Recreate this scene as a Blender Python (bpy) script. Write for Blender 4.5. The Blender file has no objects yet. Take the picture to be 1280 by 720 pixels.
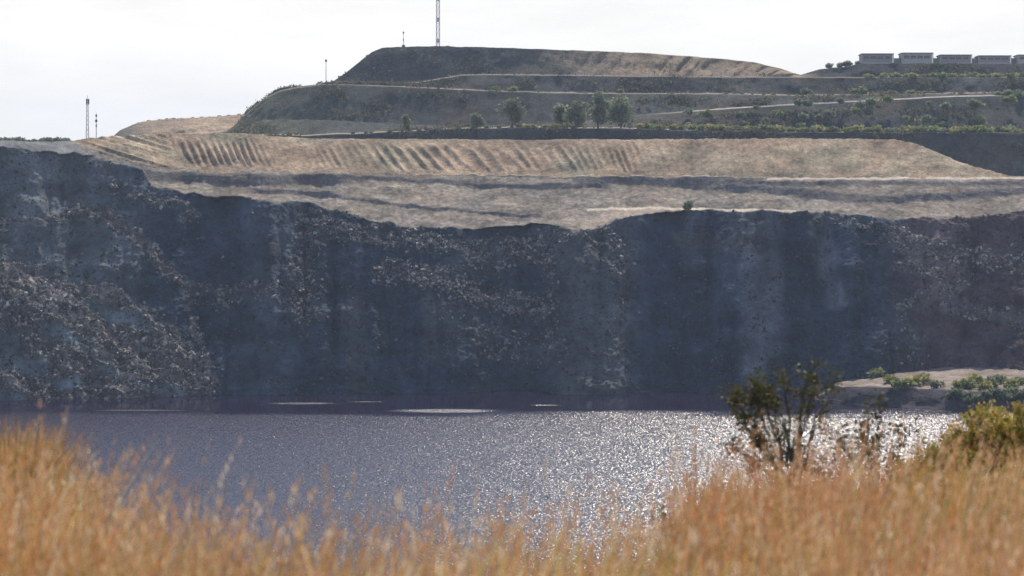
import bpy, math, random
import numpy as np

random.seed(7)
RNG = np.random.default_rng(11)
SC = bpy.context.scene
COL = SC.collection
F_PX = 3011.0          # focal length in pixels of a 1280 wide frame
HOR = 200.0            # image row of the horizon (camera is level, lens shifted)
LAKE = -40.0           # water level relative to the camera
R = math.radians


def world(px, py, Y):
    """Point at distance Y whose bearing / elevation are those of pixel px, py."""
    return np.stack([(np.asarray(px) - 640.0) / F_PX * Y, np.asarray(Y) + 0 * np.asarray(px), (HOR - np.asarray(py)) / F_PX * Y], -1)


# ------------------------------------------------------------------ noise
def _hash(ix, iy, iz, seed):
    n = (ix.astype(np.int64) * 374761393 + iy.astype(np.int64) * 668265263 + iz.astype(np.int64) * 2147483647 + seed * 974634777) & 0xFFFFFFFF
    n = ((n ^ (n >> 13)) * 1274126177) & 0xFFFFFFFF
    n = (n ^ (n >> 16)) & 0xFFFFFFFF
    n = (n * 2246822519) & 0xFFFFFFFF
    n = n ^ (n >> 15)
    return (n & 0xFFFFFF) / float(0xFFFFFF) * 2 - 1


def vnoise(p, seed=0):
    i = np.floor(p).astype(np.int64)
    f = p - i
    u = f * f * f * (f * (f * 6 - 15) + 10)
    out = 0
    for dx in (0, 1):
        wx = u[..., 0] if dx else 1 - u[..., 0]
        for dy in (0, 1):
            wy = u[..., 1] if dy else 1 - u[..., 1]
            for dz in (0, 1):
                wz = u[..., 2] if dz else 1 - u[..., 2]
                out = out + wx * wy * wz * _hash(i[..., 0] + dx, i[..., 1] + dy, i[..., 2] + dz, seed)
    return out


def fbm(p, octv=4, seed=0, gain=0.5):
    a, s, out = 1.0, 1.0, 0
    for k in range(octv):
        out = out + a * vnoise(p * s + k * 17.3, seed + k)
        a *= gain
        s *= 2.03
    return out


def ridged(p, octv=3, seed=0):
    a, s, out = 1.0, 1.0, 0
    for k in range(octv):
        out = out + a * (1 - 2 * np.abs(vnoise(p * s + k * 9.7, seed + k)))
        a *= 0.5
        s *= 2.1
    return out


def sstep(a, b, x):
    t = np.clip((x - a) / (b - a), 0, 1)
    return t * t * (3 - 2 * t)


def pl(pts, x):
    a = np.array(pts, float)
    return np.interp(x, a[:, 0], a[:, 1])


def dist_poly(px, py, pts):
    """Distance from every (px, py) to a polyline (bounding box culled)."""
    d = np.full(px.shape, 1e9)
    for (x0, y0), (x1, y1) in zip(pts[:-1], pts[1:]):
        vx, vy = x1 - x0, y1 - y0
        L = vx * vx + vy * vy + 1e-9
        t = np.clip(((px - x0) * vx + (py - y0) * vy) / L, 0, 1)
        d = np.minimum(d, np.hypot(px - x0 - t * vx, py - y0 - t * vy))
    return d


def in_poly(px, py, pts):
    ins = np.zeros(px.shape, bool)
    n = len(pts)
    for i in range(n):
        x0, y0 = pts[i]
        x1, y1 = pts[(i + 1) % n]
        c = ((y0 > py) != (y1 > py)) & (px < (x1 - x0) * (py - y0) / ((y1 - y0) if y1 != y0 else 1e-9) + x0)
        ins ^= c
    return ins


# ------------------------------------------------------------------ mesh helpers
def mesh_np(name, V, faces, mat, parent=None, cols=None, smooth=False, link=True):
    """faces: (m,3) or (m,4) int array; cols: per-vertex rgb."""
    me = bpy.data.meshes.new(name)
    V = np.ascontiguousarray(V, np.float32)
    faces = np.ascontiguousarray(faces, np.int32)
    m, k = faces.shape
    me.vertices.add(len(V))
    me.vertices.foreach_set("co", V.ravel())
    me.loops.add(m * k)
    me.loops.foreach_set("vertex_index", faces.ravel())
    me.polygons.add(m)
    me.polygons.foreach_set("loop_start", np.arange(0, m * k, k, dtype=np.int32))
    me.polygons.foreach_set("loop_total", np.full(m, k, np.int32))
    me.polygons.foreach_set("use_smooth", np.full(m, bool(smooth)))
    if cols is not None:
        ca = me.color_attributes.new("zone", 'FLOAT_COLOR', 'POINT')
        c4 = np.ones((len(V), 4), np.float32)
        c4[:, :3] = cols
        ca.data.foreach_set("color", c4.ravel())
    me.update(calc_edges=True)
    if mat:
        me.materials.append(mat)
    o = bpy.data.objects.new(name, me)
    if link:
        COL.objects.link(o)
    if parent is not None:
        o.parent = parent
    return o


def grid_faces(nr, nc):
    r, c = np.meshgrid(np.arange(nr - 1), np.arange(nc - 1), indexing='ij')
    a = (r * nc + c).ravel()
    return np.stack([a, a + 1, a + nc + 1, a + nc], 1)


class MB:
    """Collects quads for one mesh."""

    def __init__(s):
        s.v, s.f, s.c = [], [], []
        s.n = 0

    def add(s, V, Fq, C=None):
        V = np.asarray(V, float).reshape(-1, 3)
        s.v.append(V)
        s.f.append(np.asarray(Fq, int).reshape(-1, 4) + s.n)
        s.c.append(np.zeros_like(V) + (0.5 if C is None else np.asarray(C)))
        s.n += len(V)

    def box(s, lo, hi, C=None):
        x0, y0, z0 = lo
        x1, y1, z1 = hi
        V = [(x0, y0, z0), (x1, y0, z0), (x1, y1, z0), (x0, y1, z0), (x0, y0, z1), (x1, y0, z1), (x1, y1, z1), (x0, y1, z1)]
        s.add(V, [(0, 3, 2, 1), (4, 5, 6, 7), (0, 1, 5, 4), (1, 2, 6, 5), (2, 3, 7, 6), (3, 0, 4, 7)], C)

    def tube(s, pts, rad, seg=6, C=None, cap=True):
        pts = np.asarray(pts, float)
        n = len(pts)
        rad = np.broadcast_to(np.asarray(rad, float), (n,))
        d = np.gradient(pts, axis=0)
        d /= np.linalg.norm(d, axis=1)[:, None] + 1e-12
        ref = np.where(np.abs(d[:, 2:3]) > 0.9, np.array([[1.0, 0, 0]]), np.array([[0, 0, 1.0]]))
        u = np.cross(d, ref)
        u /= np.linalg.norm(u, axis=1)[:, None] + 1e-12
        w = np.cross(d, u)
        a = np.arange(seg) * 2 * math.pi / seg
        V = (pts[:, None] + rad[:, None, None] * (np.cos(a)[None, :, None] * u[:, None] + np.sin(a)[None, :, None] * w[:, None])).reshape(-1, 3)
        fs = []
        for i in range(n - 1):
            for j in range(seg):
                k = (j + 1) % seg
                fs.append((i * seg + j, i * seg + k, (i + 1) * seg + k, (i + 1) * seg + j))
        if cap and seg == 4:
            fs.append((0, 1, 2, 3))
            e = (n - 1) * seg
            fs.append((e + 3, e + 2, e + 1, e))
        elif cap and seg == 6:
            e = (n - 1) * seg
            for b in (0, e):
                fs.append((b, b + 1, b + 2, b + 3))
                fs.append((b, b + 3, b + 4, b + 5))
        s.add(V, fs, C)

    def build(s, name, mat, parent=None, smooth=False, link=True):
        return mesh_np(name, np.concatenate(s.v), np.concatenate(s.f), mat, parent, np.concatenate(s.c), smooth, link)


def tag(o, label=None, cat=None, group=None, kind=None):
    if label: o['label'] = label
    if cat: o['category'] = cat
    if group: o['group'] = group
    if kind: o['kind'] = kind
    return o


def empty(name, loc, rz=0.0):
    o = bpy.data.objects.new(name, None)
    o.location = loc
    o.rotation_euler = (0, 0, rz)
    o.empty_display_size = 0.5
    COL.objects.link(o)
    return o


def copy_tree(o, parent=None):
    c = o.copy()
    COL.objects.link(c)
    if parent is not None:
        c.parent = parent
    for ch in o.children:
        copy_tree(ch, c)
    return c


# ------------------------------------------------------------------ materials
def new_mat(name):
    m = bpy.data.materials.new(name)
    m.use_nodes = True
    nt = m.node_tree
    b = nt.nodes['Principled BSDF']
    return m, nt, b


def N(nt, typ, **kw):
    n = nt.nodes.new(typ)
    for k, v in kw.items():
        setattr(n, k, v)
    return n


def terrain_mat(name, scales, var=0.45, bump=0.35, bdist=0.25, rough=0.95, spec=0.15):
    """Zone colour of the ground (vertex attribute) broken up by noise, plus grain bump."""
    m, nt, b = new_mat(name)
    L = nt.links.new
    geo = N(nt, 'ShaderNodeNewGeometry')
    at = N(nt, 'ShaderNodeAttribute', attribute_name='zone')
    prev = at.outputs['Color']
    for i, sc in enumerate(scales):
        nz = N(nt, 'ShaderNodeTexNoise')
        nz.inputs['Scale'].default_value = sc
        nz.inputs['Detail'].default_value = 5
        nz.inputs['Roughness'].default_value = 0.65
        L(geo.outputs['Position'], nz.inputs['Vector'])
        mr = N(nt, 'ShaderNodeMapRange')
        mr.inputs['From Min'].default_value = 0.28
        mr.inputs['From Max'].default_value = 0.72
        mr.inputs['To Min'].default_value = 1 - var
        mr.inputs['To Max'].default_value = 1 + var
        L(nz.outputs['Fac'], mr.inputs['Value'])
        mx = N(nt, 'ShaderNodeVectorMath', operation='SCALE')
        L(prev, mx.inputs[0])
        L(mr.outputs['Result'], mx.inputs['Scale'])
        prev = mx.outputs['Vector']
    L(prev, b.inputs['Base Color'])
    nb = N(nt, 'ShaderNodeTexNoise')
    nb.inputs['Scale'].default_value = 1.6
    nb.inputs['Detail'].default_value = 6
    nb.inputs['Roughness'].default_value = 0.7
    L(geo.outputs['Position'], nb.inputs['Vector'])
    bp = N(nt, 'ShaderNodeBump')
    bp.inputs['Strength'].default_value = bump
    bp.inputs['Distance'].default_value = bdist
    L(nb.outputs['Fac'], bp.inputs['Height'])
    L(bp.outputs['Normal'], b.inputs['Normal'])
    b.inputs['Roughness'].default_value = rough
    b.inputs['Specular IOR Level'].default_value = spec
    return m


def plain_mat(name, col, rough=0.7, metal=0.0, noise=0.15, nscale=3.0):
    m, nt, b = new_mat(name)
    L = nt.links.new
    geo = N(nt, 'ShaderNodeTexCoord')
    nz = N(nt, 'ShaderNodeTexNoise')
    nz.inputs['Scale'].default_value = nscale
    nz.inputs['Detail'].default_value = 5
    L(geo.outputs['Object'], nz.inputs['Vector'])
    mr = N(nt, 'ShaderNodeMapRange')
    mr.inputs['From Min'].default_value = 0.3
    mr.inputs['From Max'].default_value = 0.7
    mr.inputs['To Min'].default_value = 1 - noise
    mr.inputs['To Max'].default_value = 1 + noise
    L(nz.outputs['Fac'], mr.inputs['Value'])
    mx = N(nt, 'ShaderNodeVectorMath', operation='SCALE')
    mx.inputs[0].default_value = col
    L(mr.outputs['Result'], mx.inputs['Scale'])
    L(mx.outputs['Vector'], b.inputs['Base Color'])
    b.inputs['Roughness'].default_value = rough
    b.inputs['Metallic'].default_value = metal
    return m


def leaf_mat(name, translucent=0.45, gain=1.0, rough=0.6):
    """Leaf / grass tissue: zone colour with light passing through."""
    m, nt, b = new_mat(name)
    L = nt.links.new
    at = N(nt, 'ShaderNodeAttribute', attribute_name='zone')
    oi = N(nt, 'ShaderNodeObjectInfo')
    mr = N(nt, 'ShaderNodeMapRange')
    mr.inputs['To Min'].default_value = 0.8 * gain
    mr.inputs['To Max'].default_value = 1.2 * gain
    L(oi.outputs['Random'], mr.inputs['Value'])
    mx = N(nt, 'ShaderNodeVectorMath', operation='SCALE')
    L(at.outputs['Color'], mx.inputs[0])
    L(mr.outputs['Result'], mx.inputs['Scale'])
    L(mx.outputs['Vector'], b.inputs['Base Color'])
    b.inputs['Roughness'].default_value = rough
    b.inputs['Specular IOR Level'].default_value = 0.3
    tr = N(nt, 'ShaderNodeBsdfTranslucent')
    L(mx.outputs['Vector'], tr.inputs['Color'])
    ms = N(nt, 'ShaderNodeMixShader')
    ms.inputs['Fac'].default_value = translucent
    L(b.outputs['BSDF'], ms.inputs[1])
    L(tr.outputs['BSDF'], ms.inputs[2])
    L(ms.outputs['Shader'], nt.nodes['Material Output'].inputs['Surface'])
    return m


M_PIT = terrain_mat('pit_rock', (0.12, 0.7, 3.0), var=0.32, bump=0.8, bdist=0.4)
M_HILL = terrain_mat('scrub_slope', (0.10, 0.45, 1.6), var=0.38, bump=0.9, bdist=0.6)
M_RUBBLE = terrain_mat('rubble_rock', (1.5,), var=0.35, bump=0.2, bdist=0.1, rough=0.8, spec=0.35)
M_SOIL = terrain_mat('bank_soil', (1.2,), var=0.4, bump=0.4, bdist=0.08)
M_LEAF = leaf_mat('leaf', 0.4)
M_FARLEAF = leaf_mat('far_leaf', 0.5)
M_GRASS = leaf_mat('dry_grass', 0.58)
M_BARK = plain_mat('bark', (0.07, 0.055, 0.045), 0.9)
M_STEEL = plain_mat('galvanised_steel', (0.50, 0.50, 0.51), 0.6, 0.0)
M_DARKMETAL = plain_mat('dark_metal', (0.06, 0.06, 0.065), 0.6, 0.2)
M_WALL = plain_mat('painted_wall', (0.36, 0.35, 0.36), 0.8)
M_WALL2 = plain_mat('grey_wall', (0.25, 0.235, 0.24), 0.8)
M_ROOF = plain_mat('sheet_roof', (0.14, 0.13, 0.145), 0.7)
M_CONC = plain_mat('concrete', (0.42, 0.40, 0.37), 0.9)
M_WIN = plain_mat('window_glass', (0.03, 0.035, 0.045), 0.12, 0.0, 0.05)

# ------------------------------------------------------------------ camera, light, sky
SUN_EL, SUN_AZ = 50.0, 13.0
cam_d = bpy.data.cameras.new('camera')
cam = bpy.data.objects.new('camera', cam_d)
COL.objects.link(cam)
cam.location = (0, 0, 0)
cam.rotation_euler = (R(90), 0, 0)
cam_d.sensor_width = 36.0
cam_d.lens = F_PX / 1280.0 * 36.0
cam_d.shift_y = -(360.0 - HOR) / 1280.0
cam_d.clip_start = 0.1
cam_d.clip_end = 9000
cam_d.dof.use_dof = True
cam_d.dof.focus_distance = 430.0
cam_d.dof.aperture_fstop = 4.0
SC.camera = cam

sun_d = bpy.data.lights.new('sun', 'SUN')
sun_d.energy = 4.6
sun_d.angle = R(0.53)
sun_d.color = (1.0, 0.90, 0.76)
sun = bpy.data.objects.new('sun', sun_d)
COL.objects.link(sun)
sun.rotation_euler = (R(-(90 - SUN_EL)), 0, R(-SUN_AZ))   # shines from ahead, slightly to the right
sun.location = (60, 200, 200)

w = bpy.data.worlds.new("World")
SC.world = w
w.use_nodes = True
nt = w.node_tree
L = nt.links.new
bg = nt.nodes['Background']
sky = N(nt, 'ShaderNodeTexSky', sky_type='NISHITA')
sky.sun_disc = False
sky.sun_elevation = R(SUN_EL)
sky.sun_rotation = R(SUN_AZ)
sky.air_density = 1.0
sky.dust_density = 1.0
sky.ozone_density = 3.0
tc = N(nt, 'ShaderNodeTexCoord')
sep = N(nt, 'ShaderNodeSeparateXYZ')
L(tc.outputs['Generated'], sep.inputs[0])
# thin white cloud, thick towards the horizon and breaking up into blue above
mp = N(nt, 'ShaderNodeMapping')
mp.inputs['Scale'].default_value = (3.0, 3.0, 9.0)
L(tc.outputs['Generated'], mp.inputs['Vector'])
cn = N(nt, 'ShaderNodeTexNoise')
cn.inputs['Scale'].default_value = 1.4
cn.inputs['Detail'].default_value = 7
cn.inputs['Roughness'].default_value = 0.6
L(mp.outputs['Vector'], cn.inputs['Vector'])
mrz = N(nt, 'ShaderNodeMapRange')
mrz.inputs['From Min'].default_value = 0.08
mrz.inputs['From Max'].default_value = 0.66
mrz.inputs['To Min'].default_value = 1.0
mrz.inputs['To Max'].default_value = 0.0
L(sep.outputs['Z'], mrz.inputs['Value'])
mrn = N(nt, 'ShaderNodeMapRange')
mrn.inputs['From Min'].default_value = 0.40
mrn.inputs['From Max'].default_value = 0.62
mrn.inputs['To Min'].default_value = -0.15
mrn.inputs['To Max'].default_value = 0.30
L(cn.outputs['Fac'], mrn.inputs['Value'])
ad = N(nt, 'ShaderNodeMath', operation='ADD', use_clamp=True)
L(mrz.outputs['Result'], ad.inputs[0])
L(mrn.outputs['Result'], ad.inputs[1])
# cloud tone with soft variation
mp2 = N(nt, 'ShaderNodeMapping')
mp2.inputs['Scale'].default_value = (9.0, 9.0, 40.0)
L(tc.outputs['Generated'], mp2.inputs['Vector'])
cn2 = N(nt, 'ShaderNodeTexNoise')
cn2.inputs['Scale'].default_value = 1.3
cn2.inputs['Detail'].default_value = 4
L(mp2.outputs['Vector'], cn2.inputs['Vector'])
ct = N(nt, 'ShaderNodeMapRange')
ct.inputs['From Min'].default_value = 0.3
ct.inputs['From Max'].default_value = 0.7
ct.inputs['To Min'].default_value = 7.35
ct.inputs['To Max'].default_value = 8.3
L(cn2.outputs['Fac'], ct.inputs['Value'])
cc = N(nt, 'ShaderNodeVectorMath', operation='SCALE')
veil = N(nt, 'ShaderNodeMapRange')          # white haze low down, a thin bluish veil higher up
veil.inputs['From Min'].default_value = 0.09
veil.inputs['From Max'].default_value = 0.34
L(sep.outputs['Z'], veil.inputs['Value'])
vc = N(nt, 'ShaderNodeMix', data_type='RGBA')
L(veil.outputs['Result'], vc.inputs['Factor'])
vc.inputs['A'].default_value = (1.0, 0.985, 0.96, 1)
vc.inputs['B'].default_value = (0.56, 0.75, 1.08, 1)
L(vc.outputs['Result'], cc.inputs[0])
L(ct.outputs['Result'], cc.inputs['Scale'])
mixc = N(nt, 'ShaderNodeMix', data_type='RGBA')
L(ad.outputs[0], mixc.inputs['Factor'])
L(sky.outputs['Color'], mixc.inputs['A'])
L(cc.outputs['Vector'], mixc.inputs['B'])
L(mixc.outputs['Result'], bg.inputs['Color'])
bg.inputs['Strength'].default_value = 0.12

vs = SC.view_settings
vs.view_transform = 'Standard'
vs.look = 'None'
vs.gamma = 1.0
vs.exposure = 0.18
vs.use_curve_mapping = False
SC.cycles.use_denoising = True
SC.cycles.denoising_input_passes = 'RGB_ALBEDO_NORMAL'
SC.cycles.denoising_prefilter = 'NONE'
SC.cycles.max_bounces = 6
SC.cycles.diffuse_bounces = 3
SC.cycles.transmission_bounces = 4
SC.cycles.transparent_max_bounces = 8
SC.cycles.volume_bounces = 0
SC.cycles.sample_clamp_indirect = 4.0

# ================================================================== PIT SLOPE (far side of the open pit)
SHORE = [(-900, 506), (0, 502), (60, 500), (130, 498), (200, 494), (250, 492.5), (400, 491), (900, 491), (1280, 491), (2100, 491)]
TOP = [(-900, 177), (0, 177), (75, 177.5), (90, 176.5), (110, 173), (160, 170.5), (215, 167), (290, 166), (340, 170), (400, 173.5), (640, 174.8), (850, 174.3), (1000, 174),
       (1085, 174.3), (1118, 175.5), (1140, 179), (1165, 188), (1190, 199), (1215, 208), (1245, 216), (1266, 220.8), (1290, 222), (2100, 222)]
WALLTOP = [(-900, 186), (0, 187), (60, 190), (110, 194), (150, 206), (178, 213), (190, 233), (240, 245), (320, 250), (390, 255), (430, 265), (460, 277), (520, 285),
           (600, 287), (660, 283), (692, 282), (725, 291), (745, 287), (770, 277), (800, 270), (858, 264.5), (920, 263), (1000, 266), (1080, 271), (1150, 273), (1195, 273),
           (1230, 270), (1280, 263), (1400, 258), (2100, 255)]
HEAPBASE = [(-900, 150), (60, 150), (100, 182), (170, 204), (260, 214), (400, 216), (640, 220), (800, 221), (1000, 222.5), (1270, 221.5), (2100, 150)]

cols = np.concatenate([np.arange(-900, -20, 9.0), np.arange(-20, 1300, 1.5), np.arange(1300, 2100, 9.0)])
NR = 460
t = np.linspace(0, 1, NR)
PXg, Tg = np.meshgrid(cols, t)
pn = np.stack([PXg * 0.02, PXg * 0, PXg * 0], -1)
shore = pl(SHORE, PXg) + 1.0 * fbm(pn * 1.0, 4, 3)
top = pl(TOP, PXg) + 0.45 * fbm(pn * 3.0, 4, 5)
PYg = shore + (top - shore) * Tg
jit = np.stack([PXg * 0.03, PYg * 0.05, PXg * 0], -1)
jx = PXg + 5.0 * fbm(jit, 4, 21)
jy = PYg + 3.0 * fbm(jit * 1.7, 4, 22)
jyf = PYg + 1.9 * fbm(jit * 2.6, 4, 23)

ANG = np.full(PXg.shape, 51.9) + 1.8 * fbm(jit * 0.8, 3, 30)
ROUGH = np.full(PXg.shape, 0.52)
ALB = np.zeros(PXg.shape + (3,))
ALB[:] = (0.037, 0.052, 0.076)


def blend(w, ang=None, rough=None, alb=None):
    global ANG, ROUGH, ALB
    if ang is not None: ANG = ANG * (1 - w) + ang * w
    if rough is not None: ROUGH = ROUGH * (1 - w) + rough * w
    if alb is not None: ALB = ALB * (1 - w[..., None]) + np.array(alb) * w[..., None]


def stroke(pts, hw, feather=None, x=None, y=None, **kw):
    x = jx if x is None else x
    y = jy if y is None else y
    d = dist_poly(x, y, pts)
    w = 1 - sstep(hw * 0.6, hw * (feather or 1.4), d)
    blend(w * kw.pop('k', 1.0), **kw)
    return w


# material zones of the dark wall
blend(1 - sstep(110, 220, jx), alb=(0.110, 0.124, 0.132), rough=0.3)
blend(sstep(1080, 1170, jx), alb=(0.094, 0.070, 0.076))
blend(sstep(680, 705, jx) * (1 - sstep(770, 815, jx)), alb=(0.085, 0.092, 0.10))
stroke([(940, 275), (950, 330), (955, 400), (950, 450)], 24, 1.6, alb=(0.13, 0.14, 0.16), rough=0.3, k=0.8)
stroke([(1026, 275), (1036, 330), (1045, 375)], 12, 1.6, alb=(0.12, 0.13, 0.15), rough=0.3, k=0.7)
stroke([(866, 270), (862, 330)], 10, 1.6, alb=(0.10, 0.11, 0.13), k=0.6)
stroke([(440, 380), (450, 480)], 14, 1.6, alb=(0.09, 0.092, 0.085), k=0.6)
stroke([(535, 380), (538, 440)], 9, 1.6, alb=(0.11, 0.115, 0.125), k=0.7)
stroke([(350, 300), (340, 420), (330, 480)], 40, 1.6, alb=(0.08, 0.10, 0.12), k=0.5)

RUB = np.zeros(PXg.shape)     # density of loose rock
WARM = (0.14, 0.122, 0.115)
GREY = (0.085, 0.090, 0.100)


def rubble(w, dens, ang, alb, rough=1.0, k=1.0):
    global RUB
    blend(w * k, ang=ang, rough=rough, alb=alb)
    RUB = np.maximum(RUB, w * dens)


MOUND = [(-900, 318), (0, 326), (60, 341), (100, 357), (150, 364), (200, 396), (235, 420), (262, 458), (272, 492), (240, 512), (0, 515), (-900, 515)]
ins = in_poly(jx, jy, MOUND)
dm = dist_poly(jx, jy, MOUND)
wm = np.where(ins, 1.0, 0.0) * sstep(0, 5, dm)
rubble(wm, 0.9, 40.5, WARM)
for P, hw in (([(62, 412), (100, 425), (138, 455), (150, 470)], 10), ([(0, 440), (20, 456), (50, 460)], 12), ([(110, 384), (160, 398), (190, 405)], 10),
              ([(180, 480), (225, 490)], 6), ([(-50, 400), (0, 420), (18, 430)], 8), ([(0, 496), (20, 500)], 7), ([(60, 478), (100, 480)], 6)):
    wp = stroke(P, hw, 1.5, ang=54, rough=0.25, alb=(0.13, 0.15, 0.16), k=0.95)
    RUB *= 1 - 0.9 * wp
for P, hw in (([(-60, 335), (0, 338), (60, 358), (110, 395), (150, 430), (200, 470)], 8), ([(0, 362), (60, 388), (90, 404), (120, 440), (165, 465)], 7), ([(110, 358), (150, 372), (205, 405), (240, 440)], 9),
              ([(240, 400), (256, 440), (268, 478)], 5), ([(0, 462), (40, 486), (60, 497)], 8), ([(115, 488), (150, 482), (160, 470)], 10)):
    rubble(1 - sstep(hw * 0.5, hw * 1.3, dist_poly(jx, jy, P)), 1.0, 26, (0.27, 0.23, 0.205), 1.0, 0.85)
# ledges and strings of rubble higher up
def rub(P, hw, dens=0.8, ang=42, alb=GREY, k=0.9, rough=1.0):
    rubble(1 - sstep(hw * 0.4, hw * 1.4, dist_poly(jx, jy, P)), dens, ang - 6.0, alb, rough, k)
rub([(-900, 272), (0, 275), (48, 276), (90, 268), (130, 264)], 4.5, 0.6, 30, WARM)
rub([(85, 266), (120, 266), (135, 275)], 7, 0.9, 30, WARM)
rub([(130, 270), (160, 288), (185, 312), (210, 338), (235, 362)], 9, 0.9, 37, WARM)
rub([(148, 236), (175, 248), (215, 254), (240, 272)], 9, 0.7, 42)
rub([(-900, 180), (0, 181), (60, 185)], 4, 0.6, 30, GREY)
rub([(235, 370), (300, 366), (350, 362), (390, 352)], 14, 0.55, 44)
rub([(390, 285), (378, 320), (372, 350), (385, 385)], 19, 1.0, 40)
rub([(398, 282), (430, 290), (500, 300), (560, 306), (640, 312), (685, 320)], 11, 1.0, 36)
rub([(480, 342), (540, 346), (575, 358), (600, 372), (640, 380), (680, 392)], 15, 1.2, 36)
rub([(560, 340), (600, 330), (690, 300)], 16, 0.5, 46)
rub([(682, 290), (684, 330), (690, 380), (680, 430)], 8, 0.6, 46)
rub([(560, 390), (620, 430), (690, 440)], 26, 0.22, 52)
rub([(715, 290), (755, 300), (770, 320), (775, 345)], 16, 0.6, 46)
rub([(785, 330), (770, 420)], 6, 0.4, 50)
rub([(1030, 268), (1062, 274), (1110, 297), (1150, 308)], 4, 0.9, 40)
rub([(1120, 300), (1180, 318), (1280, 330)], 14, 0.6, 46, WARM)
rub([(1125, 330), (1210, 350), (1150, 372), (1128, 385)], 8, 0.5, 47, WARM)
rub([(1180, 385), (1240, 392), (1280, 398)], 12, 0.35, 49, WARM)
rub([(1130, 400), (1150, 440), (1145, 452)], 8, 0.6, 48, GREY)
rub([(850, 300), (950, 310)], 10, 0.12, 53)

# wash-down streaks on the face
stk = fbm(np.stack([PXg * 0.045 + 0.004 * (PYg - 260) * np.sign(PXg - 740), PYg * 0.006, PXg * 0], -1), 4, 95)
ALB = ALB * (1 + (0.16 + 0.16 * sstep(680, 780, PXg)) [..., None] * stk[..., None] + 0.30 * fbm(jit * 1.1, 4, 96)[..., None])
# everything above the lip of the wall is gently sloping tan ground
wt = pl(WALLTOP, PXg)
wlip = sstep(1.2, -1.2, jyf - wt)
RUB *= 1 - wlip
TAN = np.zeros(ALB.shape) + np.array((0.212, 0.180, 0.147))
tv = fbm(jit * np.array([1.2, 3.0, 1]), 4, 41)[..., None]
TAN = TAN * (1 + 0.26 * tv + 0.30 * fbm(np.stack([PXg * 0.25, PYg * 0.5, PXg * 0], -1), 3, 47)[..., None]) + np.array((0.008, -0.002, -0.006)) * fbm(jit * 0.9, 3, 44)[..., None]
lay = fbm(np.stack([PXg * 0.009, (jyf + 0.02 * PXg) * 0.33, PXg * 0], -1), 3, 46)
TAN = TAN * (1 + 0.34 * lay[..., None])
lf = (1 - sstep(70, 150, PXg))[..., None]
TAN = TAN * (1 - lf) + np.array((0.165, 0.165, 0.165)) * (1 + 0.4 * tv) * lf
ANG = ANG * (1 - wlip) + (19 + 1.5 * fbm(jit * 1.6, 4, 45) + 9.0 * lay) * wlip
ROUGH = ROUGH * (1 - wlip) + 0.19 * wlip
ALB = ALB * (1 - wlip[..., None]) + TAN * wlip[..., None]
# low steps of broken rock across it, shade of their steep faces darkened into the colour
STEP = (0.145, 0.135, 0.132)
jx2 = PXg
for P, hw, ag in (([(120, 204), (150, 211), (193, 219), (270, 224.5), (350, 226), (430, 225)], 6, 56), ([(316, 238), (370, 242), (430, 245)], 2.8, 58), ([(400, 243), (490, 256), (550, 262), (675, 271)], 2.2, 58),
              ([(380, 222), (480, 224), (560, 229), (640, 233), (760, 233)], 2.8, 56), ([(720, 225), (830, 228), (920, 236), (1000, 241), (1080, 250), (1180, 247), (1290, 238), (1600, 236)], 5, 50),
              ([(830, 226), (1000, 230), (1290, 230)], 3, 44), ([(170, 207), (380, 215), (640, 221), (850, 222.5), (960, 224)], 1.0, 52), ([(745, 284), (790, 268), (850, 262)], 0.8, 46)):
    d = dist_poly(jx2, jyf, P)
    w_ = (1 - sstep(hw * 0.6, hw * 1.4, d)) * wlip
    blend(w_ * (0.70 + 0.25 * sstep(-0.3, 0.3, fbm(jit * 1.1, 3, 48))), ang=ag, rough=0.35, alb=STEP)
# haul road: two flat pale ribbons
for P, hw in (([(735, 262.5), (800, 260.8), (860, 261.5), (930, 263), (1010, 266)], 1.6), ([(960, 224.5), (1060, 223.6), (1290, 223.2), (1700, 223)], 1.3), ([(640, 219), (800, 220.0), (960, 221.5)], 0.7)):
    d = dist_poly(PXg, PYg, P)
    w_ = (1 - sstep(hw * 0.7, hw * 1.3, d)) * wlip
    blend(w_, ang=7.5, rough=0.05, alb=(0.50, 0.43, 0.35))
# sloping ramp down to the right of the notch
w_ = (1 - sstep(4, 9, dist_poly(jx, jyf, [(735, 285), (770, 270), (820, 264)]))) * wlip
blend(w_ * 0.8, ang=17, alb=(0.43, 0.34, 0.27))
# the tan spoil heap on top
hb = pl(HEAPBASE, PXg)
wh = sstep(0.8, -0.8, jyf - hb) * (PXg < 1272)
ANG = ANG * (1 - wh) + (29 + 0.9 * fbm(jit * 1.3, 4, 51)) * wh
HEAP = np.array((0.36, 0.262, 0.178)) * (1 + 0.22 * fbm(np.stack([PXg * 0.3, PYg * 0.5, PXg * 0], -1), 3, 58)[..., None] + 0.30 * fbm(jit * np.array([1.0, 2.0, 1]), 4, 52)[..., None]) + np.array((-0.05, 0.0, 0.0)) * np.clip(fbm(jit * 0.6, 3, 57)[..., None], 0, 1)
ALB = ALB * (1 - wh[..., None]) + HEAP * wh[..., None]
ROUGH = ROUGH * (1 - wh) + 0.10 * wh

# integrate the slope angles upward from the water's edge
s = (HOR - PYg) / F_PX
Y = np.zeros(PXg.shape)
Y[0] = -LAKE * F_PX / (shore[0] - HOR)
kern = np.exp(-0.5 * (np.arange(-9, 10) / 4.0) ** 2)
kern /= kern.sum()


def smooth_cols(a):
    p = np.pad(a, (9, 9), mode='edge')
    return np.convolve(p, kern, 'valid')


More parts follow.
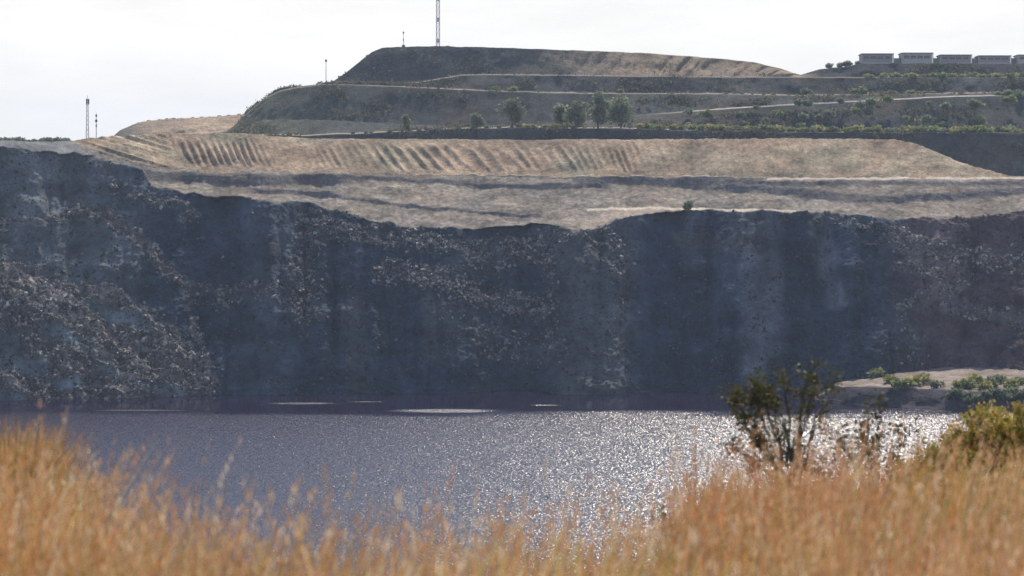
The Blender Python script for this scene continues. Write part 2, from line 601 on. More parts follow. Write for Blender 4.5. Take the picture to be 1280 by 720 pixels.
Y[0] = smooth_cols(Y[0])
for i in range(1, NR):
    ta = np.tan(np.radians(np.clip(ANG[i], 6, 75)))
    dY = (s[i] - s[i - 1]) * Y[i - 1] / (ta - s[i])
    Y[i] = Y[i - 1] + smooth_cols(np.maximum(dY, 0))
    if i % 6 == 0:
        Y[i] = Y[i] * 0.6 + smooth_cols(Y[i]) * 0.4
# broad buttresses and gullies down the wall
und = 3.2 * fbm(np.stack([PXg * 0.011, PYg * 0.004, PXg * 0], -1), 3, 61) + 1.3 * ridged(np.stack([PXg * 0.03, PYg * 0.006, PXg * 0], -1), 3, 62)
bul = -4.0 * np.exp(-((PXg - 735) / 45.0) ** 2) + 3.0 * np.exp(-((PXg - 640) / 50.0) ** 2) + 2.5 * np.exp(-((PXg - 840) / 50.0) ** 2) - 3.0 * np.exp(-((PXg - 1120) / 70.0) ** 2)
fade = sstep(0.0, 0.12, Tg) * (1 - wlip)
fadeU = sstep(0.0, 0.12, Tg) * (1 - 0.8 * wlip)
Y = Y + und * (1 - 0.8 * wlip) * 0.8 + bul * (1 - 0.7 * wlip)
P3 = world(PXg, PYg, Y)

# surface roughness: fine relief pushed out along the slope normal
q = P3.copy()
nrm = np.array([0.0, -0.75, 0.66])
rel = 1.0 * ridged(q * 0.13, 2, 70) * 0.45 + ROUGH * (0.62 * fbm(q * 0.42, 2, 71) + 0.42 * fbm(q * 1.15, 2, 72) + 0.30 * vnoise(q * 2.6, 74))
mnd = sstep(0.3, 0.8, RUB)
rel = rel + mnd * (0.75 * fbm(q * np.array([0.33, 0.33, 0.5]), 2, 76) + 0.5 * ridged(q * 0.55, 2, 77) * 0.6)
rel = rel * (1 - 0.6 * wlip) * (1 - 0.6 * wh)
# rills raked down the heap's face
gx = PXg - 0.55 * (PYg - 174) * (PXg < 840)
gd = np.clip((PYg - np.minimum(top, 176)) / 44.0, 0, 1)
per = 10.8 + 0.8 * np.sin(PXg * 0.011)
ph = gx / per + 0.30 * fbm(np.stack([gx * 0.03, PYg * 0.02, gx * 0], -1), 3, 80)
tri = np.abs((ph % 1.0) - 0.5) * 2
gi = np.floor(ph).astype(np.int64)
g0 = np.zeros_like(gi)
gr1 = 0.5 + 0.5 * _hash(gi, g0, g0, 301)
gr2 = 0.5 + 0.5 * _hash(gi, g0 + 1, g0, 302)
gr3 = 0.5 + 0.5 * _hash(gi, g0 + 2, g0, 303)
gmask = wh * sstep(205, 225, gx) * (1 - 0.75 * sstep(300, 330, gx) * (1 - sstep(385, 410, gx))) * (1 - 0.85 * sstep(775, 815, gx))
gmask = gmask * (0.85 + 0.5 * sstep(-0.2, 0.6, fbm(np.stack([gx * 0.012, gx * 0, gx * 0], -1), 3, 81))) * sstep(0.02, 0.2, gd) * (1 - sstep(0.9, 1.0, gd))
rel = rel + (0.52 + 0.22 * gr1) * sstep(0.0, 0.25, gd - 0.16 * gr2) * (1 - sstep(-0.2, 0.0, gd - 1.0 + 0.14 * gr3)) * gmask * (0.85 + 0.35 * fbm(np.stack([gx * 0.05, PYg * 0.04, gx * 0], -1), 2, 87)) * (tri ** 1.5 - 0.4)
g2 = wh * 0.16 * ridged(np.stack([gx * 0.16, PYg * 0.012, gx * 0], -1), 3, 83) * (0.4 + 0.6 * sstep(800, 860, gx))
rel = rel + g2
# runnels on the tan slope under the upper road
rel = rel + (wlip * (1 - wh)) * 0.12 * ridged(np.stack([PXg * 0.12, PYg * 0.03, PXg * 0], -1), 3, 84)
# diagonal scrapes at the heap's left end
dg = PYg - 0.30 * PXg
rel = rel + wh * (1 - sstep(190, 225, PXg)) * sstep(95, 120, PXg) * 0.30 * ridged(np.stack([dg * 0.16, PXg * 0.006, PXg * 0], -1), 2, 85)
rel = rel * sstep(0, 0.015, Tg)
P3 = P3 + rel[..., None] * nrm
# skirt below water, flat top and back slope
first = P3[0].copy(); first[:, 2] = LAKE - 4.0; first[:, 1] -= 2.0
last = P3[-1]
b1 = last.copy(); b1[:, 1] += 4.0; b1[:, 2] += 0.0
b2 = last.copy(); b2[:, 1] += 11.0; b2[:, 2] -= 0.15
b3 = last.copy(); b3[:, 1] += 26.0; b3[:, 2] = np.minimum(last[:, 2] - 1.0, -4.6)
V = np.concatenate([first[None], P3, b1[None], b2[None], b3[None]], 0)
C = np.concatenate([ALB[:1], ALB, ALB[-1:], ALB[-1:], ALB[-1:]], 0)
C = np.clip(C, 0.02, 0.7)
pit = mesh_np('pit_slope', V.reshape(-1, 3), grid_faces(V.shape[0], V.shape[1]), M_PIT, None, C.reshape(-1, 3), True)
tag(pit, kind='structure')


def pit_at(px, py):
    """Surface point of the pit slope seen at px, py."""
    ci = int(np.clip(np.searchsorted(cols, px), 0, len(cols) - 1))
    ri = int(np.argmin(np.abs(PYg[:, ci] - py)))
    return P3[ri, ci]


# ------------------------------------------------------------------ loose rock on the wall
IV = np.array([(x, y, z) for x in (-1, 1) for y in (-1, 1) for z in (-1, 1)], float) * 0.62
IF = np.array([(0, 1, 3), (0, 3, 2), (4, 6, 7), (4, 7, 5), (0, 4, 5), (0, 5, 1), (2, 3, 7), (2, 7, 6), (0, 2, 6), (0, 6, 4), (1, 5, 7), (1, 7, 3)])


def rand_rot(n):
    qn = RNG.normal(size=(n, 4))
    qn /= np.linalg.norm(qn, axis=1)[:, None]
    w_, x, y, z = qn.T
    return np.stack([np.stack([1 - 2 * (y * y + z * z), 2 * (x * y - z * w_), 2 * (x * z + y * w_)], -1),
                     np.stack([2 * (x * y + z * w_), 1 - 2 * (x * x + z * z), 2 * (y * z - x * w_)], -1),
                     np.stack([2 * (x * z - y * w_), 2 * (y * z + x * w_), 1 - 2 * (x * x + y * y)], -1)], 1)


def rocks(pos, size):
    n = len(pos)
    v = IV[None] * RNG.uniform(0.45, 1.25, (n, 8, 3)) * RNG.uniform(0.45, 1.25, (n, 1, 3))
    v = np.einsum('nij,nkj->nki', rand_rot(n), v) * size[:, None, None] + pos[:, None]
    f = (IF[None] + (np.arange(n) * 8)[:, None, None]).reshape(-1, 3)
    return v.reshape(-1, 3), f


inview = (PXg > -60) & (PXg < 1340)
dens = (RUB ** 1.3 + 0.11 * (1 - wlip) * (1 - RUB)) * inview * (0.25 + 1.5 * sstep(-0.25, 0.7, fbm(jit * 3.0, 3, 91)))
pr = (dens / dens.sum()).ravel()
NROCK = 46000
idx = RNG.choice(pr.size, NROCK, p=pr)
pos = P3.reshape(-1, 3)[idx] + RNG.normal(0, 0.12, (NROCK, 3))
inr0 = RUB.ravel()[idx] > 0.12
sz = np.clip(RNG.lognormal(math.log(0.19), 0.5, NROCK), 0.08, 0.60) * np.where(inr0, 1.0, 0.85)
rv, rf = rocks(pos, sz)
inr = RUB.ravel()[idx][:, None] > 0.12
base = np.where(inr, 0.06 + 0.30 * RNG.random((NROCK, 1)) ** 2.5, 0.03 + 0.09 * RNG.random((NROCK, 1)) ** 2.5) * np.array([1.0, 0.96, 0.93]) * np.where(RNG.random((NROCK, 1)) < 0.3, np.array([[1.06, 0.98, 0.9]]), np.array([[0.97, 1.0, 1.04]]))
rub_o = mesh_np('rock_rubble', rv, rf, M_RUBBLE, None, np.repeat(base, 8, 0))
tag(rub_o, 'loose broken rock rubble strewn over the dark pit wall', 'rubble', None, 'stuff')

BOULD = [(500, 346, .75), (523, 352, .65), (541, 358, .6), (556, 349, .6), (609, 377, .7), (580, 301, .6), (468, 304, .6), (628, 336, .55), (660, 386, .55), (548, 372, .5), (683, 421, .5), (398, 318, .55), (372, 300, .6), (383, 277, .7),
         (278, 322, .55), (203, 345, .7), (219, 352, .7), (143, 415, .6), (72, 449, .7), (152, 425, .5), (215, 240, .5), (140, 236, .8), (158, 233, .8), (60, 372, .6), (98, 392, .7), (30, 350, .6), (205, 395, .55), (180, 380, .55),
         (1065, 276, .6), (1088, 282, .6), (1105, 292, .65), (1136, 300, .6), (1196, 331, .8), (1234, 343, .8), (1263, 343, .6), (1163, 361, .7), (1210, 357, .6), (1175, 369, .6), (1131, 377, .7), (1129, 384, .6), (1237, 391, .6), (1160, 444, .6), (1126, 455, .6)]
for bx, by, bs in BOULD:
    p = pit_at(bx, by)
    bs *= 0.8
    v, f = rocks(np.zeros((1, 3)), np.array([bs]))
    o = mesh_np('boulder', v, f, M_RUBBLE, None, np.zeros((8, 3)) + np.array((0.25, 0.235, 0.23)))
    o.location = (p[0], p[1] - 0.15, p[2] + bs * 0.3)
    reg = 'left mound of the pit wall' if bx < 290 else ('middle of the dark pit wall' if bx < 720 else 'dark right part of the pit wall')
    tag(o, 'pale angular boulder lying among rubble on the ' + reg, 'boulder', 'boulders on the ' + reg)

# ================================================================== TERRACE AT THE LAKE (right)
SH2 = [(1000, 500), (1020, 501), (1060, 506), (1120, 510), (1200, 513), (1280, 514), (2000, 520)]
E2 = [(1000, 501), (1020, 499), (1045, 484), (1090, 484), (1130, 486), (1200, 489), (1280, 490), (2000, 494)]
B2 = [(1000, 502), (1020, 494), (1045, 474), (1080, 468), (1110, 461), (1140, 456), (1280, 453), (2000, 450)]
c2 = np.concatenate([np.arange(1004, 1300, 2.0), np.arange(1300, 2000, 10.0)])
rows = []
keys = [(0.0, 'u'), (0.0, 's'), (1.0, 'e'), (2.0, 'b')]
NR2 = 46
g = np.linspace(-0.15, 2.0, NR2)
PX2, G2 = np.meshgrid(c2, g)
sy = pl(SH2, PX2); ey = pl(E2, PX2); by_ = pl(B2, PX2)
sd = -LAKE * F_PX / (sy - HOR)
ed = sd + 3.6
bd = np.maximum(sd + 6, 423.0) + 0 * sd
e_w = world(PX2, ey, ed); s_w = world(PX2, sy, sd); b_w = world(PX2, by_, bd)
f1 = np.clip(G2, -0.3, 1)[..., None]
f2 = np.clip(G2 - 1, 0, 1)[..., None]
W2 = np.where(f2 > 0, e_w + (b_w - e_w) * f2, s_w + (e_w - s_w) * f1)
n2 = fbm(W2 * 0.5, 4, 101)
W2[..., 2] += (0.2 * n2) * (G2 > 0.2)
W2[..., 1] += (0.7 * n2 + 1.6 * fbm(W2 * 0.12, 3, 104)) * (G2 < 1.4)
A2 = np.where((G2 > 1.0)[..., None], np.array((0.235, 0.19, 0.16)), np.array((0.060, 0.053, 0.062))) * (1 + 0.3 * n2[..., None])
ter = mesh_np('shore_terrace', W2.reshape(-1, 3), grid_faces(NR2, len(c2)), M_PIT, None, A2.reshape(-1, 3), True)
tag(ter, kind='structure')


def terrace_at(px, back):
    ci = int(np.argmin(np.abs(c2 - px)))
    ri = int(np.argmin(np.abs(g - (1 + back))))
    return W2[ri, ci]


# ================================================================== PLATEAU AND TERRACED HILL BEHIND
gv, gf = [], []
xs = np.linspace(-1500, 1500, 90); ys = np.linspace(500, 2400, 60)
GX, GY = np.meshgrid(xs, ys)
GZ = -4.0 + 0.3 * fbm(np.stack([GX * 0.02, GY * 0.02, GX * 0], -1), 3, 110)
pl_o = mesh_np('plateau_ground', np.stack([GX, GY, GZ], -1).reshape(-1, 3), grid_faces(60, 90), M_HILL, None, np.zeros((5400, 3)) + np.array((0.16, 0.14, 0.11)), True)
tag(pl_o, kind='structure')

E1 = [(230, 176), (285, 172), (330, 169), (380, 170), (480, 165.5), (560, 161.5), (640, 159.5), (780, 161), (900, 164), (1050, 166), (1180, 166), (1280, 166), (2100, 166)]
RD = [(230, 175), (285, 169), (330, 150), (400, 150), (560, 158), (640, 157), (720, 152), (800, 144.5), (900, 137), (1000, 131), (1100, 126), (1180, 121.5), (1280, 119.5), (2100, 117)]
T2 = [(230, 175), (283, 164), (292, 158), (312, 140), (330, 124), (350, 114.5), (370, 110), (400, 106), (430, 106), (520, 109.5), (600, 113.5), (700, 116.5), (800, 117), (930, 118), (1000, 119.5), (1100, 118), (1180, 117), (1280, 115.5), (2100, 114)]
T3 = [(230, 174.5), (283, 163.5), (292, 157.5), (312, 139.5), (330, 123.5), (350, 114), (370, 109.5), (400, 105.5), (430, 105), (520, 104), (575, 94.5), (600, 93.5), (700, 94.5), (800, 96), (1000, 97), (1280, 97), (2100, 97)]
TT = [(230, 174), (283, 163), (292, 157), (312, 139), (330, 123), (350, 113.5), (370, 109), (400, 105.2), (413, 104), (430, 93), (455, 72.5), (465, 65), (478, 60), (520, 57.5), (580, 58.5), (640, 60), (720, 63), (800, 66), (870, 71), (905, 74), (940, 77.5), (975, 85), (992, 91), (1003, 94.5),
      (1012, 90), (1025, 86), (1050, 84), (1075, 79.5), (1150, 79), (1280, 79.5), (2100, 80)]
c3 = np.concatenate([np.arange(230, 1310, 2.0), np.arange(1310, 2100, 12.0)])
# stations: (curve or offset, distance, tone)   tone 0 dark scrub face, 1 pale bench, 2 tan face
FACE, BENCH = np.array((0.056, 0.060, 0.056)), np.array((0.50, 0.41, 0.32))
ST = []


def station(py, Yd, nsub, tone):
    ST.append((py, Yd, nsub, tone))


e1, rd, t2, t3, tt = (pl(a, c3) for a in (E1, RD, T2, T3, TT))
jl = np.stack([c3 * 0.05, c3 * 0, c3 * 0], -1)
e1 = e1 + 0.5 * fbm(jl, 3, 120); rd = rd + 0.25 * fbm(jl, 3, 121); t2 = t2 + 0.35 * fbm(jl * 1.4, 3, 122); t3 = t3 + 0.25 * fbm(jl, 3, 123); tt = tt + 0.45 * fbm(jl * 1.5, 4, 124)
rd = np.minimum(rd, e1 - 1.6); t2 = np.minimum(t2, rd - 0.6); t3 = np.minimum(t3, t2 - 0.5); tt = np.minimum(tt, t3 - 0.5)
flank = np.clip((415 - c3) / 130.0, 0, 1) * 26.0          # the left shoulder turns away
one = np.ones_like(c3)
roadw = sstep(760, 900, c3)
station(230.0 * one, 559 + flank, 0, 0)
station(e1, 566.5 + flank, 20, 0)
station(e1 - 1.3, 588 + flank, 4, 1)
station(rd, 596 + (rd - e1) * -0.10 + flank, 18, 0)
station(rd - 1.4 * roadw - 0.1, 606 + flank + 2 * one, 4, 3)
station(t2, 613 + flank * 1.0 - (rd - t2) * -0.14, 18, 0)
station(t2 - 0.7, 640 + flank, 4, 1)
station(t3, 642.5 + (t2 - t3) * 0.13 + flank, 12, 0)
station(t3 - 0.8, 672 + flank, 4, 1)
topd = 674 + (t3 - tt) * (0.15 + 0.19 * sstep(640, 860, c3) * (1 - sstep(1005, 1030, c3))) + flank
station(tt, topd, 24, 2)
V3, C3 = [], []
for k, (py, Yd, ns, tone) in enumerate(ST):
    p = world(c3, py, Yd)
    if k == 0:
        V3.append(p); C3.append(np.zeros((len(c3), 3)) + FACE)
        prev = p
        continue
    for j in range(1, ns + 1):
        f = j / ns
        q = prev * (1 - f) + p * f
        amp = math.sin(math.pi * min(f, 1)) if ns > 6 else 0.0
        nz = fbm(q * 0.16, 4, 130 + k) + 0.6 * ridged(np.stack([q[:, 0] * 0.22, q[:, 2] * 0.05, q[:, 1] * 0], -1), 2, 140 + k)
        q = q.copy()
        q[:, 1] += 0.75 * amp * nz
        lowv = fbm(q * 0.05, 3, 150)[:, None]
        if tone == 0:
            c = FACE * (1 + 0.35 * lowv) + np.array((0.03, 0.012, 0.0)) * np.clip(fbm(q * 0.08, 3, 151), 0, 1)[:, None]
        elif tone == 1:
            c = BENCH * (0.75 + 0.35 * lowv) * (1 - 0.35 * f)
        elif tone == 3:
            rwn = roadw[:, None] * np.clip(0.72 + 0.5 * fbm(q * np.array([0.09, 0.3, 0.3]), 3, 158)[:, None], 0.15, 1)
            c = FACE * (1 - rwn) + np.array((0.46, 0.41, 0.36)) * rwn
        else:
            wr = (sstep(600, 820, c3) * (1 - sstep(990, 1030, c3)))[:, None]
            c = FACE * (1 + 0.3 * lowv) * (1 - wr) + np.array((0.27, 0.205, 0.14)) * wr
            gul = ridged(np.stack([c3 * 0.048 - f * 0.9, c3 * 0 + f * 0.2, c3 * 0], -1), 3, 160)
            q[:, 1] += (sstep(640, 800, c3) * (1 - sstep(985, 1003, c3))) * 1.7 * gul * amp
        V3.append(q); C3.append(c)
    prev = p
lastp = prev
for dy, zz in ((8, 0.2), (70, 0.3), (130, None)):
    q = lastp.copy(); q[:, 1] += dy
    if zz is None: q[:, 2] = -8.0
    else: q[:, 2] += -0.02 * zz
    V3.append(q); C3.append(np.zeros((len(c3), 3)) + np.array((0.2, 0.17, 0.12)))
V3 = np.array(V3); C3 = np.clip(np.array(C3), 0.02, 0.7)
# green tinge of the sparse cover on the left shoulder
lw = (1 - sstep(330, 450, c3))[None, :, None]
C3 = C3 * (1 - 0.5 * lw) + np.array((0.13, 0.135, 0.075)) * 0.5 * lw
hill = mesh_np('terraced_hill', V3.reshape(-1, 3), grid_faces(V3.shape[0], V3.shape[1]), M_HILL, None, C3.reshape(-1, 3), True)
tag(hill, kind='structure')


def hill_pt(curve, px, Yd):
    return world(px, pl(curve, px), Yd)


def hill_scrub():
    rnd = np.random.default_rng(77)
    H_ = V3[1:106, :, :]
    nr, nc, _ = H_.shape
    vis = (c3 > 280) & (c3 < 1310)
    cl = fbm(H_ * np.array([0.09, 0.05, 0.16]), 4, 180)
    d = np.clip(cl + 0.25, 0, None) ** 1.5 * vis[None, :] * (1 - 0.75 * (sstep(560, 760, c3) * (1 - sstep(990, 1010, c3)))[None, :] * (np.arange(nr) > 85)[:, None])
    ri_ = np.arange(1, 106)[:, None]
    row = np.ones((nr, nc))
    row *= np.where((ri_ >= 21) & (ri_ <= 25), 0.25, 1.0)
    row *= np.where((ri_ >= 38) & (ri_ <= 48) & (c3[None, :] > 780), 0.0, 1.0)
    row *= np.where((ri_ >= 62) & (ri_ <= 69), 0.15, 1.0) * np.where((ri_ >= 78) & (ri_ <= 85), 0.15, 1.0)
    row *= np.where((ri_ > 85) & (c3[None, :] > 640), 0.25, 1.0)
    row *= np.where((ri_ > 25) & (ri_ < 64) & (c3[None, :] > 585) & (c3[None, :] < 795), 0.35, 1.0)
    d = d * row
    n = 10000
    ii = rnd.choice(d.size, n, p=(d / d.sum()).ravel())
    m_ = 5
    P0 = H_.reshape(-1, 3)[ii] + rnd.normal(0, 0.25, (n, 3)) * np.array((1, 0.3, 0.6)) + np.array((0, -0.15, 0.05))
    P = np.repeat(P0, m_, 0) + rnd.normal(0, 0.22, (n * m_, 3))
    D = rnd.normal(0, 0.6, (n * m_, 3)) + np.array((0, -0.3, 0.6))
    D /= np.linalg.norm(D, axis=1)[:, None]
    pal = np.array([(0.075, 0.09, 0.05), (0.105, 0.11, 0.06), (0.13, 0.105, 0.07), (0.085, 0.07, 0.05), (0.16, 0.14, 0.09)])
    C = np.repeat(pal[rnd.choice(5, n, p=[.3, .25, .2, .15, .1])] * rnd.uniform(0.7, 1.3, (n, 1)), m_, 0)
    v, f_, c_ = leaf_quads(P, D, np.repeat(rnd.uniform(0.25, 0.62, n), m_), 0.4, C)
    o = mesh_np('hill_scrub', v, f_, M_FARLEAF, None, c_)
    tag(o, 'sparse low scrub and dry tufts covering the faces of the terraced hill', 'scrub', None, 'stuff')


# low tan hill on the left skyline
HL = [(100, 186), (140, 172), (150, 163), (165, 156), (178, 152), (205, 149), (250, 147), (300, 143), (340, 143), (420, 160)]
c4 = np.arange(100, 422, 2.0)
V4, C4 = [], []
hl = pl(HL, c4) + 0.5 * fbm(np.stack([c4 * 0.08, c4 * 0, c4 * 0], -1), 3, 170)
for f in np.linspace(0, 1, 30):
    py = 190 + (hl - 190) * f
    q = world(c4, py, 640 + f * 34 + 0 * c4)
    q[:, 1] += 2.0 * fbm(q * 0.09, 4, 171) * math.sin(math.pi * f)
    V4.append(q)
    dk = np.exp(-((c4 - 150) / 26.0) ** 2)[:, None]
    C4.append(np.array((0.36, 0.27, 0.19)) * (1 + 0.3 * fbm(q * 0.07, 4, 172)[:, None]) * (1 - dk) + np.array((0.11, 0.1, 0.085)) * dk)
q = V4[-1].copy(); q[:, 1] += 25; V4.append(q); C4.append(C4[-1])
q = q.copy(); q[:, 1] += 30; q[:, 2] = -6; V4.append(q); C4.append(C4[-1])
V4 = np.array(V4); C4 = np.array(C4)
h2 = mesh_np('tan_hill', V4.reshape(-1, 3), grid_faces(V4.shape[0], V4.shape[1]), M_HILL, None, np.clip(C4, 0.02, 0.7).reshape(-1, 3), True)
tag(h2, kind='structure')

# ================================================================== LAKE
WAVE_X, WAVE_Y = 0.60, 1.00


def make_water():
    m, nt, b = new_mat('pit_water')
    L = nt.links.new
    geo = N(nt, 'ShaderNodeNewGeometry')
    sp = N(nt, 'ShaderNodeSeparateXYZ')
    L(geo.outputs['Position'], sp.inputs[0])
    # wind: ruffled in the open, calm in the lee of the far wall
    mpw = N(nt, 'ShaderNodeMapping')
    mpw.inputs['Scale'].default_value = (0.016, 0.05, 1)
    L(geo.outputs['Position'], mpw.inputs['Vector'])
    wn = N(nt, 'ShaderNodeTexNoise')
    wn.inputs['Scale'].default_value = 1.0
    wn.inputs['Detail'].default_value = 4
    L(mpw.outputs['Vector'], wn.inputs['Vector'])
    wm1 = N(nt, 'ShaderNodeMath', operation='MULTIPLY_ADD')
    wm1.inputs[1].default_value = -52.0
    L(wn.outputs['Fac'], wm1.inputs[0])
    L(sp.outputs['Y'], wm1.inputs[2])
    mr = N(nt, 'ShaderNodeMapRange', interpolation_type='SMOOTHSTEP')
    mr.inputs['From Min'].default_value = 366.0
    mr.inputs['From Max'].default_value = 348.0
    mr.inputs['To Min'].default_value = 0.05
    mr.inputs['To Max'].default_value = 1.0
    L(wm1.outputs[0], mr.inputs['Value'])
    # cat's paws: small gusts ruffling the calm strip
    gust = mr.outputs['Result']
    for gx_, gy_, sx_, sy_ in ((-34.0, 396.0, 9.0, 2.6), (-24.0, 398.5, 5.0, 1.2), (-10.0, 384.0, 11.0, 4.0), (5.5, 393.0, 3.2, 1.2), (-60.0, 385.0, 10.0, 1.5)):
        mg = N(nt, 'ShaderNodeMapping', vector_type='POINT')
        mg.inputs['Location'].default_value = (-gx_ / sx_, -gy_ / sy_, 0)
        mg.inputs['Scale'].default_value = (1 / sx_, 1 / sy_, 0)
        L(geo.outputs['Position'], mg.inputs['Vector'])
        ln_ = N(nt, 'ShaderNodeVectorMath', operation='LENGTH')
        L(mg.outputs['Vector'], ln_.inputs[0])
        wob = N(nt, 'ShaderNodeMath', operation='MULTIPLY_ADD')
        wob.inputs[1].default_value = 1.6
        L(wn.outputs['Fac'], wob.inputs[0]); L(ln_.outputs['Value'], wob.inputs[2])
        mgr = N(nt, 'ShaderNodeMapRange', interpolation_type='SMOOTHSTEP')
        mgr.inputs['From Min'].default_value = 1.9
        mgr.inputs['From Max'].default_value = 1.1
        mgr.inputs['To Min'].default_value = 0.0
        mgr.inputs['To Max'].default_value = 1.35
        L(wob.outputs[0], mgr.inputs['Value'])
        mxm = N(nt, 'ShaderNodeMath', operation='MAXIMUM')
        L(gust, mxm.inputs[0]); L(mgr.outputs['Result'], mxm.inputs[1])
        gust = mxm.outputs[0]
    # wave slopes: two noise channels give the x and y tilt of each facet
    def slopes(scale, rot, seed):
        mpa = N(nt, 'ShaderNodeMapping')
        mpa.inputs['Scale'].default_value = scale
        mpa.inputs['Rotation'].default_value = (0, 0, rot)
        mpa.inputs['Location'].default_value = (seed, seed * 2, 0)
        L(geo.outputs['Position'], mpa.inputs['Vector'])
        n1 = N(nt, 'ShaderNodeTexNoise')
        n1.inputs['Scale'].default_value = 1.0
        n1.inputs['Detail'].default_value = 1
        L(mpa.outputs['Vector'], n1.inputs['Vector'])
        sb = N(nt, 'ShaderNodeVectorMath', operation='SUBTRACT')
        sb.inputs[1].default_value = (0.5, 0.5, 0.5)
        L(n1.outputs['Color'], sb.inputs[0])
        return sb.outputs['Vector']
    a1 = slopes((17.0, 8.0, 1), 0.2, 3.0)
    a2 = slopes((5.0, 2.0, 1), -0.1, 11.0)
    add = N(nt, 'ShaderNodeVectorMath', operation='ADD')
    L(a1, add.inputs[0]); L(a2, add.inputs[1])
    amp = N(nt, 'ShaderNodeVectorMath', operation='MULTIPLY')
    amp.inputs[1].default_value = (WAVE_X, WAVE_Y, 0.0)
    L(add.outputs['Vector'], amp.inputs[0])
    scl = N(nt, 'ShaderNodeVectorMath', operation='SCALE')
    L(amp.outputs['Vector'], scl.inputs[0]); L(gust, scl.inputs['Scale'])
    up = N(nt, 'ShaderNodeVectorMath', operation='ADD')
    up.inputs[1].default_value = (0, 0, 1)
    # from this low angle mostly the facets leaning towards the viewer are seen
    lean = N(nt, 'ShaderNodeVectorMath', operation='SCALE')
    lean.inputs[0].default_value = (0.0, -0.135, 0.0)
    L(gust, lean.inputs['Scale'])
    al = N(nt, 'ShaderNodeVectorMath', operation='ADD')
    L(scl.outputs['Vector'], al.inputs[0]); L(lean.outputs['Vector'], al.inputs[1])
    L(al.outputs['Vector'], up.inputs[0])
    nm = N(nt, 'ShaderNodeVectorMath', operation='NORMALIZE')
    L(up.outputs['Vector'], nm.inputs[0])
    L(nm.outputs['Vector'], b.inputs['Normal'])
    b.inputs['Base Color'].default_value = (0.016, 0.011, 0.028, 1)
    rgh = N(nt, 'ShaderNodeMath', operation='MULTIPLY_ADD')      # glassy where calm, dull where ruffled
    rgh.inputs[1].default_value = 0.20
    rgh.inputs[2].default_value = 0.03
    L(gust, rgh.inputs[0])
    L(rgh.outputs[0], b.inputs['Roughness'])
    b.inputs['IOR'].default_value = 1.36
    return m


M_WATER = make_water()
wv = [(-420, 60, LAKE), (420, 60, LAKE), (420, 440, LAKE), (-420, 440, LAKE)]
lake = mesh_np('lake_water', np.array(wv), np.array([(0, 1, 2, 3)]), M_WATER)
tag(lake, kind='structure')

# ================================================================== NEAR BANK
def bank_z(x, y):
    c = pl([(-20, -1.6), (0, -1.6), (5, -1.78), (8, -2.16), (12, -2.86), (18, -4.5), (30, -8.5), (45, -17), (62, -30), (85, -44)], y)
    l = pl([(-20, -1.6), (0, -1.6), (5, -1.72), (8, -1.98), (14, -2.5), (19, -2.95), (22, -3.5), (30, -7.5), (45, -17), (62, -30), (85, -44)], y)
    r = pl([(-20, -1.6), (0, -1.6), (5, -1.75), (8, -2.05), (14, -2.62), (20, -3.22), (25, -3.75), (30, -6.0), (45, -16), (62, -30), (85, -44)], y)
    rr = pl([(-20, -1.6), (0, -1.6), (8, -2.0), (14, -2.45), (20, -2.9), (27, -3.2), (34, -5.5), (45, -14), (62, -30), (85, -44)], y)
    wl = 1 - sstep(-3.7, -2.2, x * 18 / np.maximum(y, 10))
    wr = sstep(0.65, 1.65, x * 20 / np.maximum(y, 10))
    wr2 = sstep(3.2, 4.6, x * 24 / np.maximum(y, 12))
    z = c + (l - c) * wl
    z = z + (r - z) * wr
    z = z + (rr - z) * wr2
    return z + 0.10 * fbm(np.stack([x * 0.8, y * 0.8, x * 0], -1), 3, 200)


bx = np.concatenate([np.linspace(-160, -14, 40), np.linspace(-13, 13, 120), np.linspace(14, 160, 40)])
byy = np.concatenate([np.linspace(-30, 2, 20), np.linspace(2.5, 36, 150), np.linspace(37, 86, 50)])
BX, BY = np.meshgrid(bx, byy)
BZ = bank_z(BX, BY)
bank = mesh_np('bank_ground', np.stack([BX, BY, BZ], -1).reshape(-1, 3), grid_faces(len(byy), len(bx)), M_SOIL, None, np.zeros((BX.size, 3)) + np.array((0.16, 0.105, 0.055)), True)
tag(bank, kind='structure')

